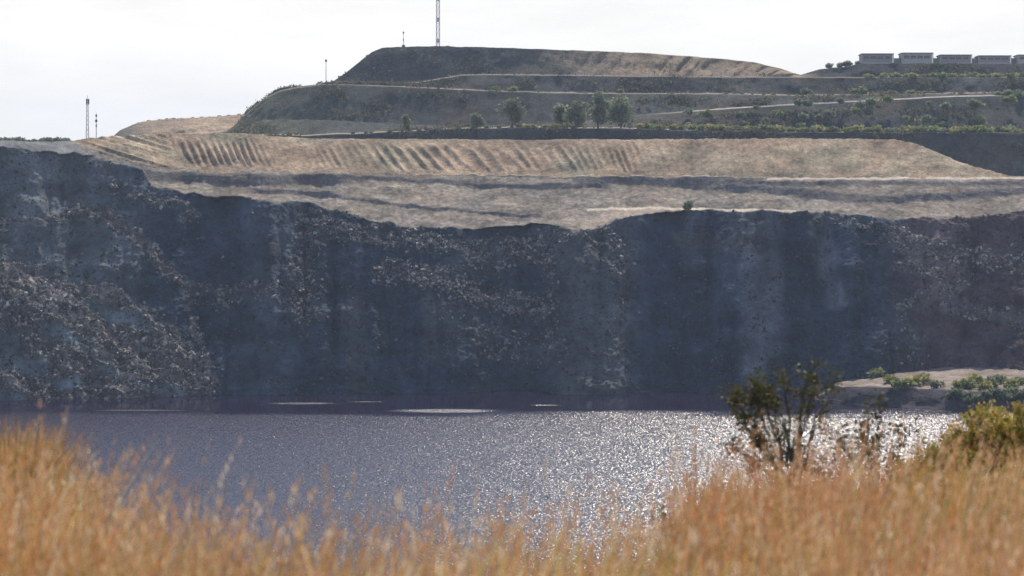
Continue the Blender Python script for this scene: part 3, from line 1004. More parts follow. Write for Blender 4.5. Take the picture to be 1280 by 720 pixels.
# ------------------------------------------------------------------ dry grass
def grass_field():
    VV, FF, CC = [], [], []
    n0 = 0
    tus = []
    tries = 0
    while len(tus) < 1750 and tries < 60000:
        tries += 1
        y = 4.6 + (31 - 4.6) * RNG.random() ** 0.85
        x = RNG.uniform(-0.25, 0.25) * y
        # keep the hidden back slope thin
        if y > 15 and -2.5 < x * 18 / y < 0.7 and RNG.random() < 0.6: continue
        tus.append((x, y))
    pal = np.array([(0.52, 0.265, 0.08), (0.55, 0.345, 0.125), (0.46, 0.215, 0.08), (0.48, 0.36, 0.09), (0.62, 0.47, 0.25), (0.27, 0.20, 0.065)])
    for (tx, ty) in tus:
        pxx = 640 + tx / ty * F_PX
        red = 0.55 * float(sstep(820, 900, pxx) * (1 - sstep(1080, 1160, pxx))) * (ty > 9)
        if pxx > 1120 and ty > 11.5 and RNG.random() < 0.66: continue
        hue = red * 1.2 + 1.2 * float(fbm(np.array([[tx * 0.9, ty * 0.45, 0.0]]), 3, 210)[0])
        lum = 1.10 + 0.62 * float(fbm(np.array([[tx * 1.3, ty * 0.7, 5.0]]), 2, 211)[0])
        ns = int(RNG.uniform(26, 46) * (1.25 if ty < 9 else 1.0))
        short = 1.0
        if ty > 13: short = 0.54
        if 925 < pxx < 1070 and 15.5 < ty < 19.5: short = 0.72
        if pxx > 1080 and ty > 12: short = 0.45
        hT = RNG.uniform(0.72, 1.08) * short
        a = RNG.uniform(0, 2 * math.pi, ns)
        rr = 0.16 * np.sqrt(RNG.random(ns))
        bxp = tx + rr * np.cos(a); byp = ty + rr * np.sin(a)
        bzp = bank_z(bxp, byp)
        plume = RNG.random(ns) < 0.42
        h = hT * RNG.uniform(0.5, 0.95, ns) + np.where(plume, RNG.uniform(0.0, 0.22, ns) * short, 0)
        lean = RNG.uniform(0.02, 0.35, ns)
        la = a + RNG.normal(0, 0.5, ns)
        dx = lean * np.cos(la) + RNG.uniform(0.06, 0.24)      # the wind bends it to the right
        dy = lean * np.sin(la) * 0.8
        k = 5
        f = np.linspace(0, 1, k)
        px = bxp[:, None] + (dx * h)[:, None] * f ** 1.8
        py = byp[:, None] + (dy * h)[:, None] * f ** 1.8
        pz = bzp[:, None] - 0.03 + h[:, None] * (f - 0.12 * (np.abs(dx) + np.abs(dy))[:, None] * f ** 2)
        wd = np.where(plume, RNG.uniform(0.0022, 0.0038, ns), RNG.uniform(0.004, 0.0085, ns))[:, None] * (1 - 0.85 * f ** 1.5)[None]
        ang = RNG.uniform(0, math.pi, ns)
        ox, oy = np.cos(ang)[:, None] * wd, np.sin(ang)[:, None] * wd
        v = np.stack([np.stack([px - ox, py - oy, pz], -1), np.stack([px + ox, py + oy, pz], -1)], 2)   # ns,k,2,3
        VV.append(v.reshape(-1, 3))
        b = (np.arange(ns) * k * 2)[:, None] + (np.arange(k - 1) * 2)[None]
        FF.append(np.stack([b, b + 1, b + 3, b + 2], -1).reshape(-1, 4) + n0)
        col = pal[RNG.choice(6, ns, p=[.24, .20, .20, .12, .14, .10])] * RNG.uniform(0.65, 1.2, (ns, 1)) * lum * np.array((1 + 0.12 * hue, 1 - 0.22 * hue, 1 - 0.2 * hue))
        grn = (RNG.random((ns, 1)) < (0.14 if pxx > 200 else 0.08) + (0.30 if pxx > 1080 and ty > 10 else 0))
        col = np.where(grn, np.array((0.30, 0.30, 0.06)), col)
        CC.append(np.repeat(col, k * 2, 0))
        n0 += ns * k * 2
        # feathery seed heads
        ii = np.nonzero(plume)[0]
        if len(ii):
            m = 16
            n = len(ii)
            u = RNG.random((n, m)) * 0.30 + 0.70
            tip = lambda A: np.take_along_axis(A[ii], np.zeros((n, 1), int), 1)
            cx = bxp[ii][:, None] + (dx * h)[ii][:, None] * u ** 1.8
            cy = byp[ii][:, None] + (dy * h)[ii][:, None] * u ** 1.8
            cz = bzp[ii][:, None] + h[ii][:, None] * (u - 0.12 * (np.abs(dx) + np.abs(dy))[ii][:, None] * u ** 2)
            aa = RNG.uniform(0, 2 * math.pi, (n, m))
            ln = RNG.uniform(0.018, 0.045, (n, m))
            out = RNG.uniform(0.1, 0.45, (n, m)) * ln
            d = np.stack([np.cos(aa) * out + 0.15 * ln, np.sin(aa) * out, ln], -1)
            c0 = np.stack([cx, cy, cz], -1)
            sd_ = np.stack([-np.sin(aa + 0.6), np.cos(aa + 0.6), 0 * aa], -1) * RNG.uniform(0.0018, 0.0038, (n, m, 1))
            v = np.stack([c0, c0 + d * 0.5 + sd_, c0 + d, c0 + d * 0.5 - sd_], 2)
            VV.append(v.reshape(-1, 3))
            b = np.arange(n * m)[:, None] * 4 + np.arange(4)[None]
            FF.append(b + n0)
            hc = np.array([(0.54, 0.31, 0.16), (0.60, 0.41, 0.24), (0.50, 0.26, 0.12), (0.74, 0.60, 0.43)])[RNG.choice(4, n, p=[.4, .25, .23, .12])] * RNG.uniform(0.8, 1.1, (n, 1))
            CC.append(np.repeat(hc, m * 4, 0))
            n0 += n * m * 4
    o = mesh_np('dry_grass', np.concatenate(VV), np.concatenate(FF), M_GRASS, None, np.concatenate(CC))
    tag(o, 'tall dry orange grass with feathery seed heads covering the near bank', 'grass', None, 'stuff')
    return o


grass_field()

# ------------------------------------------------------------------ plants near the camera
def leaf_quads(P, D, size, width, C, droop=0.0):
    """Diamond leaves at points P along unit directions D."""
    n = len(P)
    r = RNG.normal(size=(n, 3))
    sdv = np.cross(D, r)
    sdv /= np.linalg.norm(sdv, axis=1)[:, None] + 1e-9
    size = np.broadcast_to(size, (n,))[:, None]
    tipv = P + D * size
    mid = P + D * size * 0.45
    V = np.stack([P, mid + sdv * size * width, tipv, mid - sdv * size * width], 1).reshape(-1, 3)
    return V, np.arange(n * 4).reshape(-1, 4), np.repeat(C, 4, 0)


def grow(rnd, base, direc, length, rad, depth, tubes, tips, spread=0.55, up=0.25, kids=(2, 3)):
    pts = [np.array(base, float)]
    d = np.array(direc, float)
    k = 5
    for i in range(k):
        d = d + rnd.normal(0, 0.13, 3) + np.array((0, 0, up * 0.25))
        d /= np.linalg.norm(d)
        pts.append(pts[-1] + d * length / k)
    tubes.append((np.array(pts), np.linspace(rad, rad * 0.55, k + 1)))
    if depth <= 1:
        for f in range(2, k + 1):
            tips.append((pts[f], d.copy()))
    if depth > 0:
        for j in range(rnd.integers(kids[0], kids[1] + 1)):
            at = pts[rnd.integers(2, k + 1)] if j else pts[-1]
            nd = d + rnd.normal(0, spread, 3)
            nd[2] = abs(nd[2]) * 0.7 + up
            nd /= np.linalg.norm(nd)
            grow(rnd, at, nd, length * rnd.uniform(0.55, 0.8), rad * 0.6, depth - 1, tubes, tips, spread, up, kids)


def near_shrub(name, loc, height, stems, depth, leaf, nleaf, palette, label, cat, spread=0.5, seed=1, lean=(0, 0, 1), rad=0.011, up=0.25, sway=0.25, kids=(2, 3), group=None):
    rnd = np.random.default_rng(seed)
    root = empty(name, loc)
    tag(root, label, cat, group)
    tubes, tips = [], []
    for i in range(stems):
        d = np.array(lean, float) + rnd.normal(0, sway, 3) * np.array((1, 1, 0.2))
        d /= np.linalg.norm(d)
        grow(rnd, rnd.normal(0, 0.03, 3) * np.array((1, 1, 0)) + np.array((0, 0, -0.05)), d, height * rnd.uniform(0.42, 0.58), rad, depth, tubes, tips, spread, up, kids)
    mb = MB()
    for p, r in tubes:
        mb.tube(p, r, 5, (0.10, 0.075, 0.055), cap=False)
    mb.build('branches', M_BARK, root, True)
    tp = np.array([a for a, _ in tips]); td = np.array([b for _, b in tips])
    ii = rnd.integers(0, len(tp), nleaf)
    P = tp[ii] + rnd.normal(0, leaf * 0.55, (nleaf, 3))
    D = td[ii] * 0.5 + rnd.normal(0, 0.7, (nleaf, 3))
    D /= np.linalg.norm(D, axis=1)[:, None]
    pal = np.array(palette)
    C = pal[rnd.integers(0, len(pal), nleaf)] * rnd.uniform(0.7, 1.25, (nleaf, 1))
    v, f, c = leaf_quads(P, D, leaf * rnd.uniform(0.7, 1.25, nleaf), 0.3, C)
    mesh_np('foliage', v, f, M_LEAF, root, c)
    return root


def bank_pos(px, Yd):
    x = (px - 640) / F_PX * Yd
    return (x, Yd, float(bank_z(np.array([x]), np.array([Yd]))[0]))


DARKG = [(0.040, 0.050, 0.018), (0.055, 0.060, 0.020), (0.075, 0.070, 0.022), (0.09, 0.06, 0.025)]
OLIVE = [(0.32, 0.27, 0.05), (0.20, 0.20, 0.04), (0.38, 0.30, 0.06), (0.42, 0.26, 0.07)]


def blob_shrub(name, px0, py0, Yd, blobs, leaf, palette, label, cat, seed, rad=0.016):
    """Shrub whose twigs reach the given leaf clumps: (dx, dz, radius, leaves) in metres from its foot."""
    rnd = np.random.default_rng(seed)
    foot = bank_pos(px0, Yd)
    root = empty(name, foot)
    tag(root, label, cat)
    mb = MB()
    vs_, fs_, cs_ = [], [], []
    n0 = 0
    pal = np.array(palette)
    fork = np.array((0.02, 0.0, 0.42))
    mb.tube([(0, 0, -0.1), (0.01, 0.01, 0.2), fork], [rad * 1.3, rad * 1.1, rad], 5, cap=False)
    for (dx, dz, r, nl) in blobs:
        nl = int(nl * 1.1)
        c = np.array((dx, rnd.uniform(-0.25, 0.25), dz))
        k = 7
        f = np.linspace(0, 1, k)[:, None]
        p = fork + (c - fork) * f
        p[:, 2] += (0.10 * np.sin(f[:, 0] * math.pi)) * np.sign(dz - 0.5)
        p[1:-1] += rnd.normal(0, 0.018, (k - 2, 3))
        mb.tube(p, np.linspace(rad * 0.75, rad * 0.28, k), 5, cap=False)
        tw = []
        for j in range(max(5, int(nl / 22))):
            d = rnd.normal(size=3); d /= np.linalg.norm(d)
            e = c + d * r * rnd.uniform(0.5, 1.15) + np.array((0, 0, 0.3 * r))
            st = p[rnd.integers(3, k)]
            m_ = (st + e) / 2 + rnd.normal(0, 0.02, 3)
            mb.tube([st, m_, e], [rad * 0.25, rad * 0.18, rad * 0.08], 4, cap=False)
            tw += [m_ * 0.6 + e * 0.4, m_ * 0.3 + e * 0.7, e]
        tw = np.array(tw)
        ii = rnd.integers(0, len(tw), nl)
        P = tw[ii] + rnd.normal(0, leaf * 0.8, (nl, 3))
        D = rnd.normal(0, 0.7, (nl, 3)) + np.array((0.1, 0, 0.25)); D /= np.linalg.norm(D, axis=1)[:, None]
        C = pal[rnd.integers(0, len(pal), nl)] * rnd.uniform(0.7, 1.25, (nl, 1))
        v, f_, c_ = leaf_quads(P, D, leaf * rnd.uniform(0.6, 1.3, nl), 0.3, C)
        vs_.append(v); fs_.append(f_ + n0); cs_.append(c_); n0 += len(v)
    mb.build('branches', M_BARK, root, True)
    mesh_np('foliage', np.concatenate(vs_), np.concatenate(fs_), M_LEAF, root, np.concatenate(cs_))
    return root


MPP = 20.0 / F_PX
zf = bank_pos(986, 20.0)[2]
bl = []
for (cpx, cpy, rpx, nl) in ((918, 500, 14, 130), (938, 495, 20, 300), (960, 505, 20, 230), (930, 530, 16, 220), (945, 555, 14, 150), (968, 540, 12, 60), (985, 490, 22, 110), (1008, 468, 18, 110), (1018, 495, 18, 100), (1000, 515, 16, 80), (985, 535, 12, 40), (1035, 485, 18, 50),
                            (1025, 520, 12, 40), (995, 555, 10, 40), (962, 575, 12, 80), (1005, 580, 12, 90), (985, 572, 14, 120), (945, 585, 14, 120), (1022, 590, 14, 120), (915, 560, 12, 60)):
    bl.append(((cpx - 986) * MPP, (HOR - cpy) * MPP - zf, rpx * MPP, nl))
SHRUBG = [(0.060, 0.075, 0.022), (0.080, 0.090, 0.025), (0.12, 0.11, 0.032), (0.13, 0.09, 0.035)]
blob_shrub('twiggy_shrub', 986, 590, 20.0, bl, 0.040, SHRUBG, 'open twiggy shrub with dark olive leaves, tallest plant on the near bank', 'shrub', 5)
for (pxx, Yd, hh, sd_, lab) in ((1052, 20.5, 1.25, 21, 'slender dark sapling just right of the tall twiggy shrub'), (1078, 20.0, 1.1, 22, 'slender leafy sapling standing second to the right of the tall twiggy shrub'),
                                (1112, 21.0, 1.05, 23, 'thin dark sapling beside the yellow-green bush')):
    near_shrub('slender_sapling', bank_pos(pxx, Yd), hh, 2, 2, 0.045, 300, DARKG, lab, 'sapling', 0.4, sd_, (0.05, 0, 1), 0.008, 0.5, 0.14, (1, 2), 'saplings on the near bank')
near_shrub('leafy_bush', bank_pos(1182, 22.0), 0.52, 12, 2, 0.04, 2600, OLIVE, 'lowest yellow-green bush where the right rise of the bank begins', 'bush', 0.6, 33, (-0.05, 0, 1), 0.008, 0.2, 0.8, (2, 3))
near_shrub('leafy_bush', bank_pos(1150, 20.5), 0.46, 10, 2, 0.04, 1500, OLIVE, 'small ragged yellow-green bush leftmost on the right rise of the bank', 'bush', 0.6, 34, (-0.05, 0, 1), 0.008, 0.2, 0.8, (2, 3))
near_shrub('leafy_bush', bank_pos(1235, 23.5), 0.62, 16, 2, 0.045, 5200, OLIVE, 'broad yellow-green bush on the right rise of the bank', 'bush', 0.6, 31, (0.05, 0, 1), 0.010, 0.2, 0.85, (2, 3))
near_shrub('leafy_bush', bank_pos(1295, 22.5), 0.70, 12, 2, 0.045, 4200, OLIVE, 'taller olive bush cut off by the right edge of the view', 'bush', 0.6, 32, (0, 0, 1), 0.010, 0.2, 0.7, (2, 3))
near_shrub('low_dark_bush', bank_pos(878, 17.5), 0.50, 8, 2, 0.04, 800, DARKG, 'low dark bush in the orange grass left of the twiggy shrub', 'bush', 0.6, 41, (0, 0, 1), 0.007, 0.15, 0.7)
near_shrub('low_dark_bush', bank_pos(1130, 18.5), 0.45, 8, 2, 0.04, 700, OLIVE, 'low olive bush between the saplings and the broad bush', 'bush', 0.6, 42, (0, 0, 1), 0.007, 0.15, 0.7)
near_shrub('green_weed', bank_pos(668, 9.5), 1.05, 2, 1, 0.035, 60, [(0.10, 0.16, 0.05), (0.08, 0.12, 0.04)], 'small green weed standing alone in the orange grass', 'weed', 0.4, 51, (0, 0, 1), 0.005, 0.6, 0.08, (1, 2))


def tussock(loc, h, n, label, seed, spread=0.6):
    rnd = np.random.default_rng(seed)
    k = 5
    f = np.linspace(0, 1, k)
    a = rnd.uniform(0, 2 * math.pi, n)
    r0 = 0.22 * np.sqrt(rnd.random(n))
    hh = h * rnd.uniform(0.6, 1.0, n)
    ln = rnd.uniform(0.05, spread, n)
    bx0, by0 = r0 * np.cos(a), r0 * np.sin(a)
    px = bx0[:, None] + (ln * hh * np.cos(a))[:, None] * f ** 1.6
    py = by0[:, None] + (ln * hh * np.sin(a))[:, None] * f ** 1.6
    pz = hh[:, None] * (f - 0.25 * ln[:, None] * f ** 2) - 0.05
    wd = rnd.uniform(0.002, 0.0045, n)[:, None] * (1 - 0.8 * f)
    an = rnd.uniform(0, math.pi, n)
    ox, oy = np.cos(an)[:, None] * wd, np.sin(an)[:, None] * wd
    v = np.stack([np.stack([px - ox, py - oy, pz], -1), np.stack([px + ox, py + oy, pz], -1)], 2).reshape(-1, 3)
    b = (np.arange(n) * k * 2)[:, None] + (np.arange(k - 1) * 2)[None]
    fq = np.stack([b, b + 1, b + 3, b + 2], -1).reshape(-1, 4)
    col = np.array([(0.50, 0.27, 0.09), (0.44, 0.20, 0.08), (0.36, 0.25, 0.07), (0.52, 0.36, 0.16)])[rnd.integers(0, 4, n)] * rnd.uniform(0.7, 1.1, (n, 1))
    o = mesh_np('grass_tussock', v, fq, M_GRASS, None, np.repeat(col, k * 2, 0))
    o.location = loc
    tag(o, label, 'grass tussock', 'dense tussocks on the left rise')
    return o


tussock(bank_pos(8, 17.5), 0.95, 2600, 'tallest bushy brown tussock at the left edge of the bank', 61)
tussock(bank_pos(48, 17.0), 0.78, 1800, 'rounded brown tussock just right of the tallest one', 62)
tussock(bank_pos(98, 17.0), 0.55, 1300, 'low reddish tussock lowest down the left rise', 63)

# ================================================================== FAR PLANTS
def clump_leaves(rnd, lobes, n, size, pal):
    """Leaf clumps spread through several uneven lobes: (cx, cy, cz, rx, ry, rz)."""
    lobes = np.array(lobes, float)
    wgt = lobes[:, 3] * lobes[:, 4] * lobes[:, 5]
    ii = rnd.choice(len(lobes), n, p=wgt / wgt.sum())
    d = rnd.normal(size=(n, 3))
    d /= np.linalg.norm(d, axis=1)[:, None]
    r = rnd.random(n) ** 0.45 * rnd.uniform(0.8, 1.2, n)
    P = lobes[ii, :3] + d * r[:, None] * lobes[ii, 3:]
    D = d * 0.5 + rnd.normal(0, 0.6, (n, 3))
    D /= np.linalg.norm(D, axis=1)[:, None]
    C = np.array(pal)[rnd.integers(0, len(pal), n)] * rnd.uniform(0.7, 1.3, (n, 1))
    return leaf_quads(P, D, size * rnd.uniform(0.8, 1.7, n), 0.45, C)


GREYG = [(0.18, 0.215, 0.13), (0.23, 0.26, 0.15), (0.145, 0.175, 0.115)]
hill_scrub()
LIGHTG = [(0.19, 0.22, 0.085), (0.23, 0.25, 0.09), (0.15, 0.18, 0.08)]
YELG = [(0.30, 0.29, 0.105), (0.25, 0.26, 0.10), (0.35, 0.32, 0.13)]



def far_tree(name, loc, h, wid, label, pal, seed, group=None):
    rnd = np.random.default_rng(seed)
    root = empty(name, loc)
    tag(root, label, 'tree', group)
    mb = MB()
    mb.tube([(0, 0, -0.3), (0.05 * h * rnd.normal() * 0.4, 0, h * 0.3), (0.02 * h, 0, h * 0.62)], [h * 0.03, h * 0.022, h * 0.012], 6)
    lob = []
    for i in range(9):
        a = rnd.uniform(0, 2 * math.pi)
        rr = wid * rnd.uniform(0.1, 0.36)
        cz = h * rnd.uniform(0.26, 0.84)
        s_ = wid * rnd.uniform(0.20, 0.32)
        c = (rr * math.cos(a), rr * math.sin(a), cz)
        lob.append((*c, s_, s_, s_ * rnd.uniform(0.7, 1.1)))
        mb.tube([(0, 0, h * 0.25), (c[0] * 0.6, c[1] * 0.6, (h * 0.25 + cz) * 0.55), c], [h * 0.014, h * 0.009, h * 0.004], 4)
    lob.append((0, 0, h * 0.8, wid * 0.24, wid * 0.24, h * 0.2))
    mb.build('trunk', M_BARK, root, True)
    v, f, c = clump_leaves(rnd, lob, 1300, 0.11 * h ** 0.5 * 1.6, pal)
    mesh_np('crown', v, f, M_FARLEAF, root, c)
    return root


def on_bench(px, curve=E1, Yd=572.0, dz=-0.1):
    p = world(px, pl(curve, px) - 0.4, Yd)
    return (float(p[0]), float(p[1]), float(p[2]) + dz)


SPX = F_PX / 575.0
TREES = [(597, 3.6, 3.0, 'small round tree left of the taller spreading tree on the lowest terrace', GREYG), (640, 6.6, 5.8, 'spreading grey-green tree standing alone left of the tree group', GREYG),
         (700, 6.0, 4.6, 'leftmost and darkest tree of the group on the terrace', GREYG), (720, 6.6, 5.4, 'broad tree second in the group on the terrace', GREYG),
         (748, 9.0, 5.2, 'tallest narrow tree of the group on the terrace', GREYG), (776, 8.4, 7.0, 'widest tree at the right end of the group on the terrace', GREYG),
         (507, 3.9, 2.0, 'slim pale green tree alone on the left of the lowest terrace', LIGHTG)]
for i, (px, h, wd, lab, pal) in enumerate(TREES):
    Yd = 571.0 + (i % 3) * 3.5
    far_tree('terrace_tree', on_bench(px, E1, Yd), h, wd, lab, pal, 300 + i, 'trees on the lowest terrace')


def far_bush_mesh(seed, pal, flat=0.7):
    rnd = np.random.default_rng(seed)
    lob = [(rnd.normal(0, 0.35), rnd.normal(0, 0.3), 0.42 * flat + rnd.uniform(0, 0.25), rnd.uniform(0.35, 0.55), rnd.uniform(0.35, 0.5), rnd.uniform(0.35, 0.5) * flat) for _ in range(5)]
    v, f, c = clump_leaves(rnd, lob, 320, 0.24, pal)
    o = mesh_np('scrub_bush', v, f, M_FARLEAF, None, c, link=False)
    return o.data


BM = {'yel': [far_bush_mesh(400 + i, YELG) for i in range(3)], 'lig': [far_bush_mesh(410 + i, LIGHTG) for i in range(3)], 'gry': [far_bush_mesh(420 + i, GREYG) for i in range(3)]}
for k_ in BM:
    for d_ in BM[k_]:
        d_.name = 'scrub_bush'


def put_bush(loc, s, kind, label, group, name='scrub_bush', cat='bush', tall=1.0):
    o = bpy.data.objects.new(name, random.choice(BM[kind]))
    o.location = loc
    o.scale = (s, s, s * tall)
    o.rotation_euler = (0, 0, random.uniform(0, 6.28))
    COL.objects.link(o)
    tag(o, label, cat, group)
    return o


rb = random.Random(5)
# row of bushes along the lowest terrace
for px in [x + rb.uniform(-4, 4) for x in range(650, 722, 8)]:
    put_bush(on_bench(px, E1, rb.uniform(568, 574)), rb.uniform(1.0, 1.6), 'yel', 'low yellowish bush in the short row under the terrace trees', 'yellow bushes under the terrace trees', tall=0.8)
for px in [x + rb.uniform(-5, 5) for x in range(800, 1000, 6)]:
    put_bush(on_bench(px, E1, rb.uniform(568, 578)), rb.uniform(1.1, 2.0), rb.choice(['yel', 'lig', 'yel', 'lig']), 'low green bush in the row on the lowest terrace right of the tree group', 'bushes on the lowest terrace, middle stretch')
for px in [x + rb.uniform(-6, 6) for x in range(1006, 1300, 6)]:
    put_bush(on_bench(px, E1, rb.uniform(568, 578)), rb.uniform(1.0, 2.1), rb.choice(['yel', 'lig', 'gry', 'lig', 'yel']), 'low green bush in the row on the lowest terrace under the diagonal road', 'bushes on the lowest terrace, right stretch')
for px in [x + rb.uniform(-6, 6) for x in range(440, 640, 14)]:
    put_bush(on_bench(px, E1, rb.uniform(568, 572)), rb.uniform(0.6, 1.1), 'gry', 'low dark shrub on the lowest terrace edge left of the trees', 'dark shrubs on the left of the lowest terrace', tall=0.7)
# second terrace
for px, s_, kd, lab in ((620, 1.5, 'lig', 'round pale bush on the middle terrace edge, left one of a close pair'), (640, 1.6, 'lig', 'round pale bush on the middle terrace edge, right one of a close pair'), (776, 1.3, 'gry', 'grey bush on the middle terrace above the widest tree'), (1075, 2.4, 'lig', 'largest bright green bush on the middle terrace by the diagonal road'), (1010, 2.0, 'gry', 'dark round bush beside the diagonal road near its middle')):
    put_bush(on_bench(px, T2, 632.0), s_, kd, lab, 'bushes on the middle terrace')
for px in [x + rb.uniform(-5, 5) for x in range(1095, 1170, 9)]:
    put_bush(on_bench(px, T2, rb.uniform(628, 634)), rb.uniform(0.9, 1.5), 'lig', 'low green bush in the row right of the largest bright green bush', 'bush row on the middle terrace', tall=0.8)
for px, s_ in ((1250, 1.8), (1262, 2.2), (1272, 2.0), (1285, 2.2), (1258, 1.6), (1278, 1.5)):
    put_bush(on_bench(px, RD, rb.uniform(600, 606), -0.6), s_, rb.choice(['lig', 'gry']), 'leafy bush in the clump at the right end of the diagonal road', 'bush clump at the right end of the road')
for px in [x + rb.uniform(-4, 4) for x in range(905, 1010, 13)]:
    put_bush(on_bench(px, T2, rb.uniform(622, 632)), rb.uniform(0.6, 1.1), 'gry', 'small grey shrub on the middle terrace above the diagonal road', 'grey shrubs above the diagonal road', tall=0.7)
# third terrace
for px in [x + rb.uniform(-4, 4) for x in range(1085, 1300, 7)]:
    put_bush(on_bench(px, T3, rb.uniform(646, 656)), rb.uniform(1.1, 2.0), rb.choice(['lig', 'yel', 'lig']), 'low green bush in the row on the top terrace below the huts', 'bushes on the top terrace', tall=0.8)
# scattered shrubs on the faces between
for i in range(46):
    px = rb.uniform(800, 1270)
    f = rb.random()
    a_, b_ = (E1, RD)
    py = pl(E1, px) * (1 - f) + pl(RD, px) * f - 1.0
    Yd = 588 + 8 * f
    p = world(px, py, Yd + 1.0)
    put_bush((float(p[0]), float(p[1]) - 1.4, float(p[2]) - 0.2), rb.uniform(0.6, 2.2), rb.choice(['gry', 'gry', 'lig']), 'grey-green shrub clinging to the dark face below the diagonal road', 'shrubs on the face below the diagonal road')
# skyline shrubs
for px, s_, lab in ((1036, 1.5, 'lowest dark bush on the skyline left of the huts'), (1050, 1.5, 'middle dark bush on the skyline left of the huts'), (1059, 1.8, 'highest dark bush on the skyline left of the huts'), (1072, 1.1, 'small dark bush against the first hut')):
    p = world(px, pl(TT, px), 679.0)
    put_bush((float(p[0]), 679.0, float(p[2]) - 0.1), s_, 'gry', lab, 'bushes on the skyline by the huts', tall=1.0)
p = world(460, 70.5, 687); put_bush((float(p[0]), 687, float(p[2]) - 0.5), 1.1, 'gry', 'dark shrub on the left shoulder of the top hill against the sky', None)
p = world(422, 100, 681); put_bush((float(p[0]), 681, float(p[2]) - 0.6), 0.8, 'gry', 'small shrub at the foot of the top hill against the sky', None)
p = world(560, 58.2, 690); put_bush((float(p[0]), 690, float(p[2]) - 0.2), 0.8, 'gry', 'low scrubby bush just right of the tall lattice tower', None, tall=0.6)
p = world(406, 105.5, 641); put_bush((float(p[0]), 641, float(p[2]) - 0.2), 0.9, 'gry', 'dark round bush at the foot of the slim pole', None)
# lone bush on the haul road
p = pit_at(858, 262.5)
o = put_bush((float(p[0]), float(p[1]), float(p[2]) - 0.1), 1.15, 'gry', 'lone dark bush beside the pale haul road on the pit rim', None, 'rim_bush', 'bush', 1.55)
# bushes on the lake terrace
for i, (px, bk, s_, kd, lab) in enumerate(((1098, 0.55, 1.7, 'lig', 'pale green bush at the left end of the lake terrace'), (1108, 0.75, 1.9, 'lig', 'tall pale bush just behind the left end of the lake terrace'), (1114, 0.2, 1.7, 'yel', 'yellow-green bush near the front edge of the lake terrace, left part'),
                                           (1122, 0.0, 1.6, 'lig', 'grey-green bush hanging over the front edge of the lake terrace'), (1142, 0.15, 1.7, 'yel', 'bright yellow bush in the middle of the lake terrace'), (1152, 0.25, 1.8, 'yel', 'larger bright yellow bush in the middle of the lake terrace'),
                                           (1136, 0.05, 1.5, 'lig', 'small green bush left of the bright yellow bushes'), (1172, 0.05, 1.3, 'gry', 'low grey bush right of the bright yellow bushes'))):
    q = terrace_at(px, bk)
    put_bush(tuple(float(a) for a in q), s_, kd, lab, 'bushes on the lake terrace', 'terrace_bush')
for px in [x + rb.uniform(-2, 2) for x in range(1196, 1262, 8)]:
    q = terrace_at(px, rb.uniform(0.1, 0.3))
    put_bush(tuple(float(a) for a in q), rb.uniform(1.3, 1.9), rb.choice(['yel', 'lig', 'yel', 'gry']), 'yellow-green bush in the dense row on the right half of the lake terrace', 'bush row on the right half of the lake terrace', 'terrace_bush')
for px in [x + rb.uniform(-3, 3) for x in range(1190, 1290, 7)]:
    q = terrace_at(px, rb.uniform(-0.5, -0.05))
    put_bush((float(q[0]), float(q[1]) - 0.3, float(q[2]) - 0.3), rb.uniform(1.2, 1.8), 'gry', 'dark green bush on the steep front bank of the lake terrace', 'dark bushes on the front bank of the lake terrace', 'terrace_bush')
for px in (1264, 1272, 1284):
    q = terrace_at(px, 0.25)
    put_bush(tuple(float(a) for a in q), 1.3, 'lig', 'grey-green bush at the right end of the lake terrace', 'grey bushes at the right end of the lake terrace', 'terrace_bush')
# far treeline on the left skyline
for px in [x + rb.uniform(-1.5, 1.5) for x in list(range(-30, 75, 4)) + [78, 81, 84]]:
    p = world(px, 178.5, rb.uniform(640, 700))
    put_bush((float(p[0]), float(p[1]), float(p[2])), rb.uniform(0.6, 1.7), 'gry', 'dark bush in the distant row along the left skyline', 'distant bushes on the left skyline', 'skyline_bush', tall=1.0)
for px in [x + rb.uniform(-3, 3) for x in range(175, 300, 11)]:
    p = world(px, pl(HL, px) + 0.6, 676.0)
    put_bush((float(p[0]), 676.0, float(p[2])), rb.uniform(0.5, 0.9), 'gry', 'tiny dark shrub along the crest of the low tan hill', 'shrubs on the tan hill crest', 'crest_shrub', tall=0.5)

# ================================================================== MASTS
def lattice_tower(px, Yd, py_base, py_top, wb, wt_, label, group=None, solid_top=0.0, r=0.05):
    base = world(px, py_base, Yd)
    H = (py_base - py_top) / F_PX * Yd
    root = empty('lattice_tower', tuple(float(a) for a in base))
    tag(root, label, 'tower', group)
    corners = [(math.cos(a), math.sin(a)) for a in (math.pi / 4, 3 * math.pi / 4, 5 * math.pi / 4, 7 * math.pi / 4)]
    wid = lambda z: (wb + (wt_ - wb) * z / H) * 0.7071
    for cx, cy in corners:
        m = MB()
        m.tube([(cx * wid(0), cy * wid(0), -0.4), (cx * wid(H), cy * wid(H), H)], [r * 1.3, r], 6)
        m.build('leg', M_STEEL, root)
    m = MB()
    nb = max(6, int(H / (1.3 * (wb + wt_) * 0.5 + 0.5)))
    for k in range(nb):
        z0, z1 = H * k / nb, H * (k + 1) / nb
        for j in range(4):
            (ax, ay), (bx_, by2) = corners[j], corners[(j + 1) % 4]
            m.tube([(ax * wid(z0), ay * wid(z0), z0), (bx_ * wid(z1), by2 * wid(z1), z1)], r * 0.6, 4)
            m.tube([(bx_ * wid(z0), by2 * wid(z0), z0), (ax * wid(z1), ay * wid(z1), z1)], r * 0.6, 4)
            m.tube([(ax * wid(z1), ay * wid(z1), z1), (bx_ * wid(z1), by2 * wid(z1), z1)], r * 0.6, 4)
    m.build('bracing', M_STEEL, root)
    return root, H


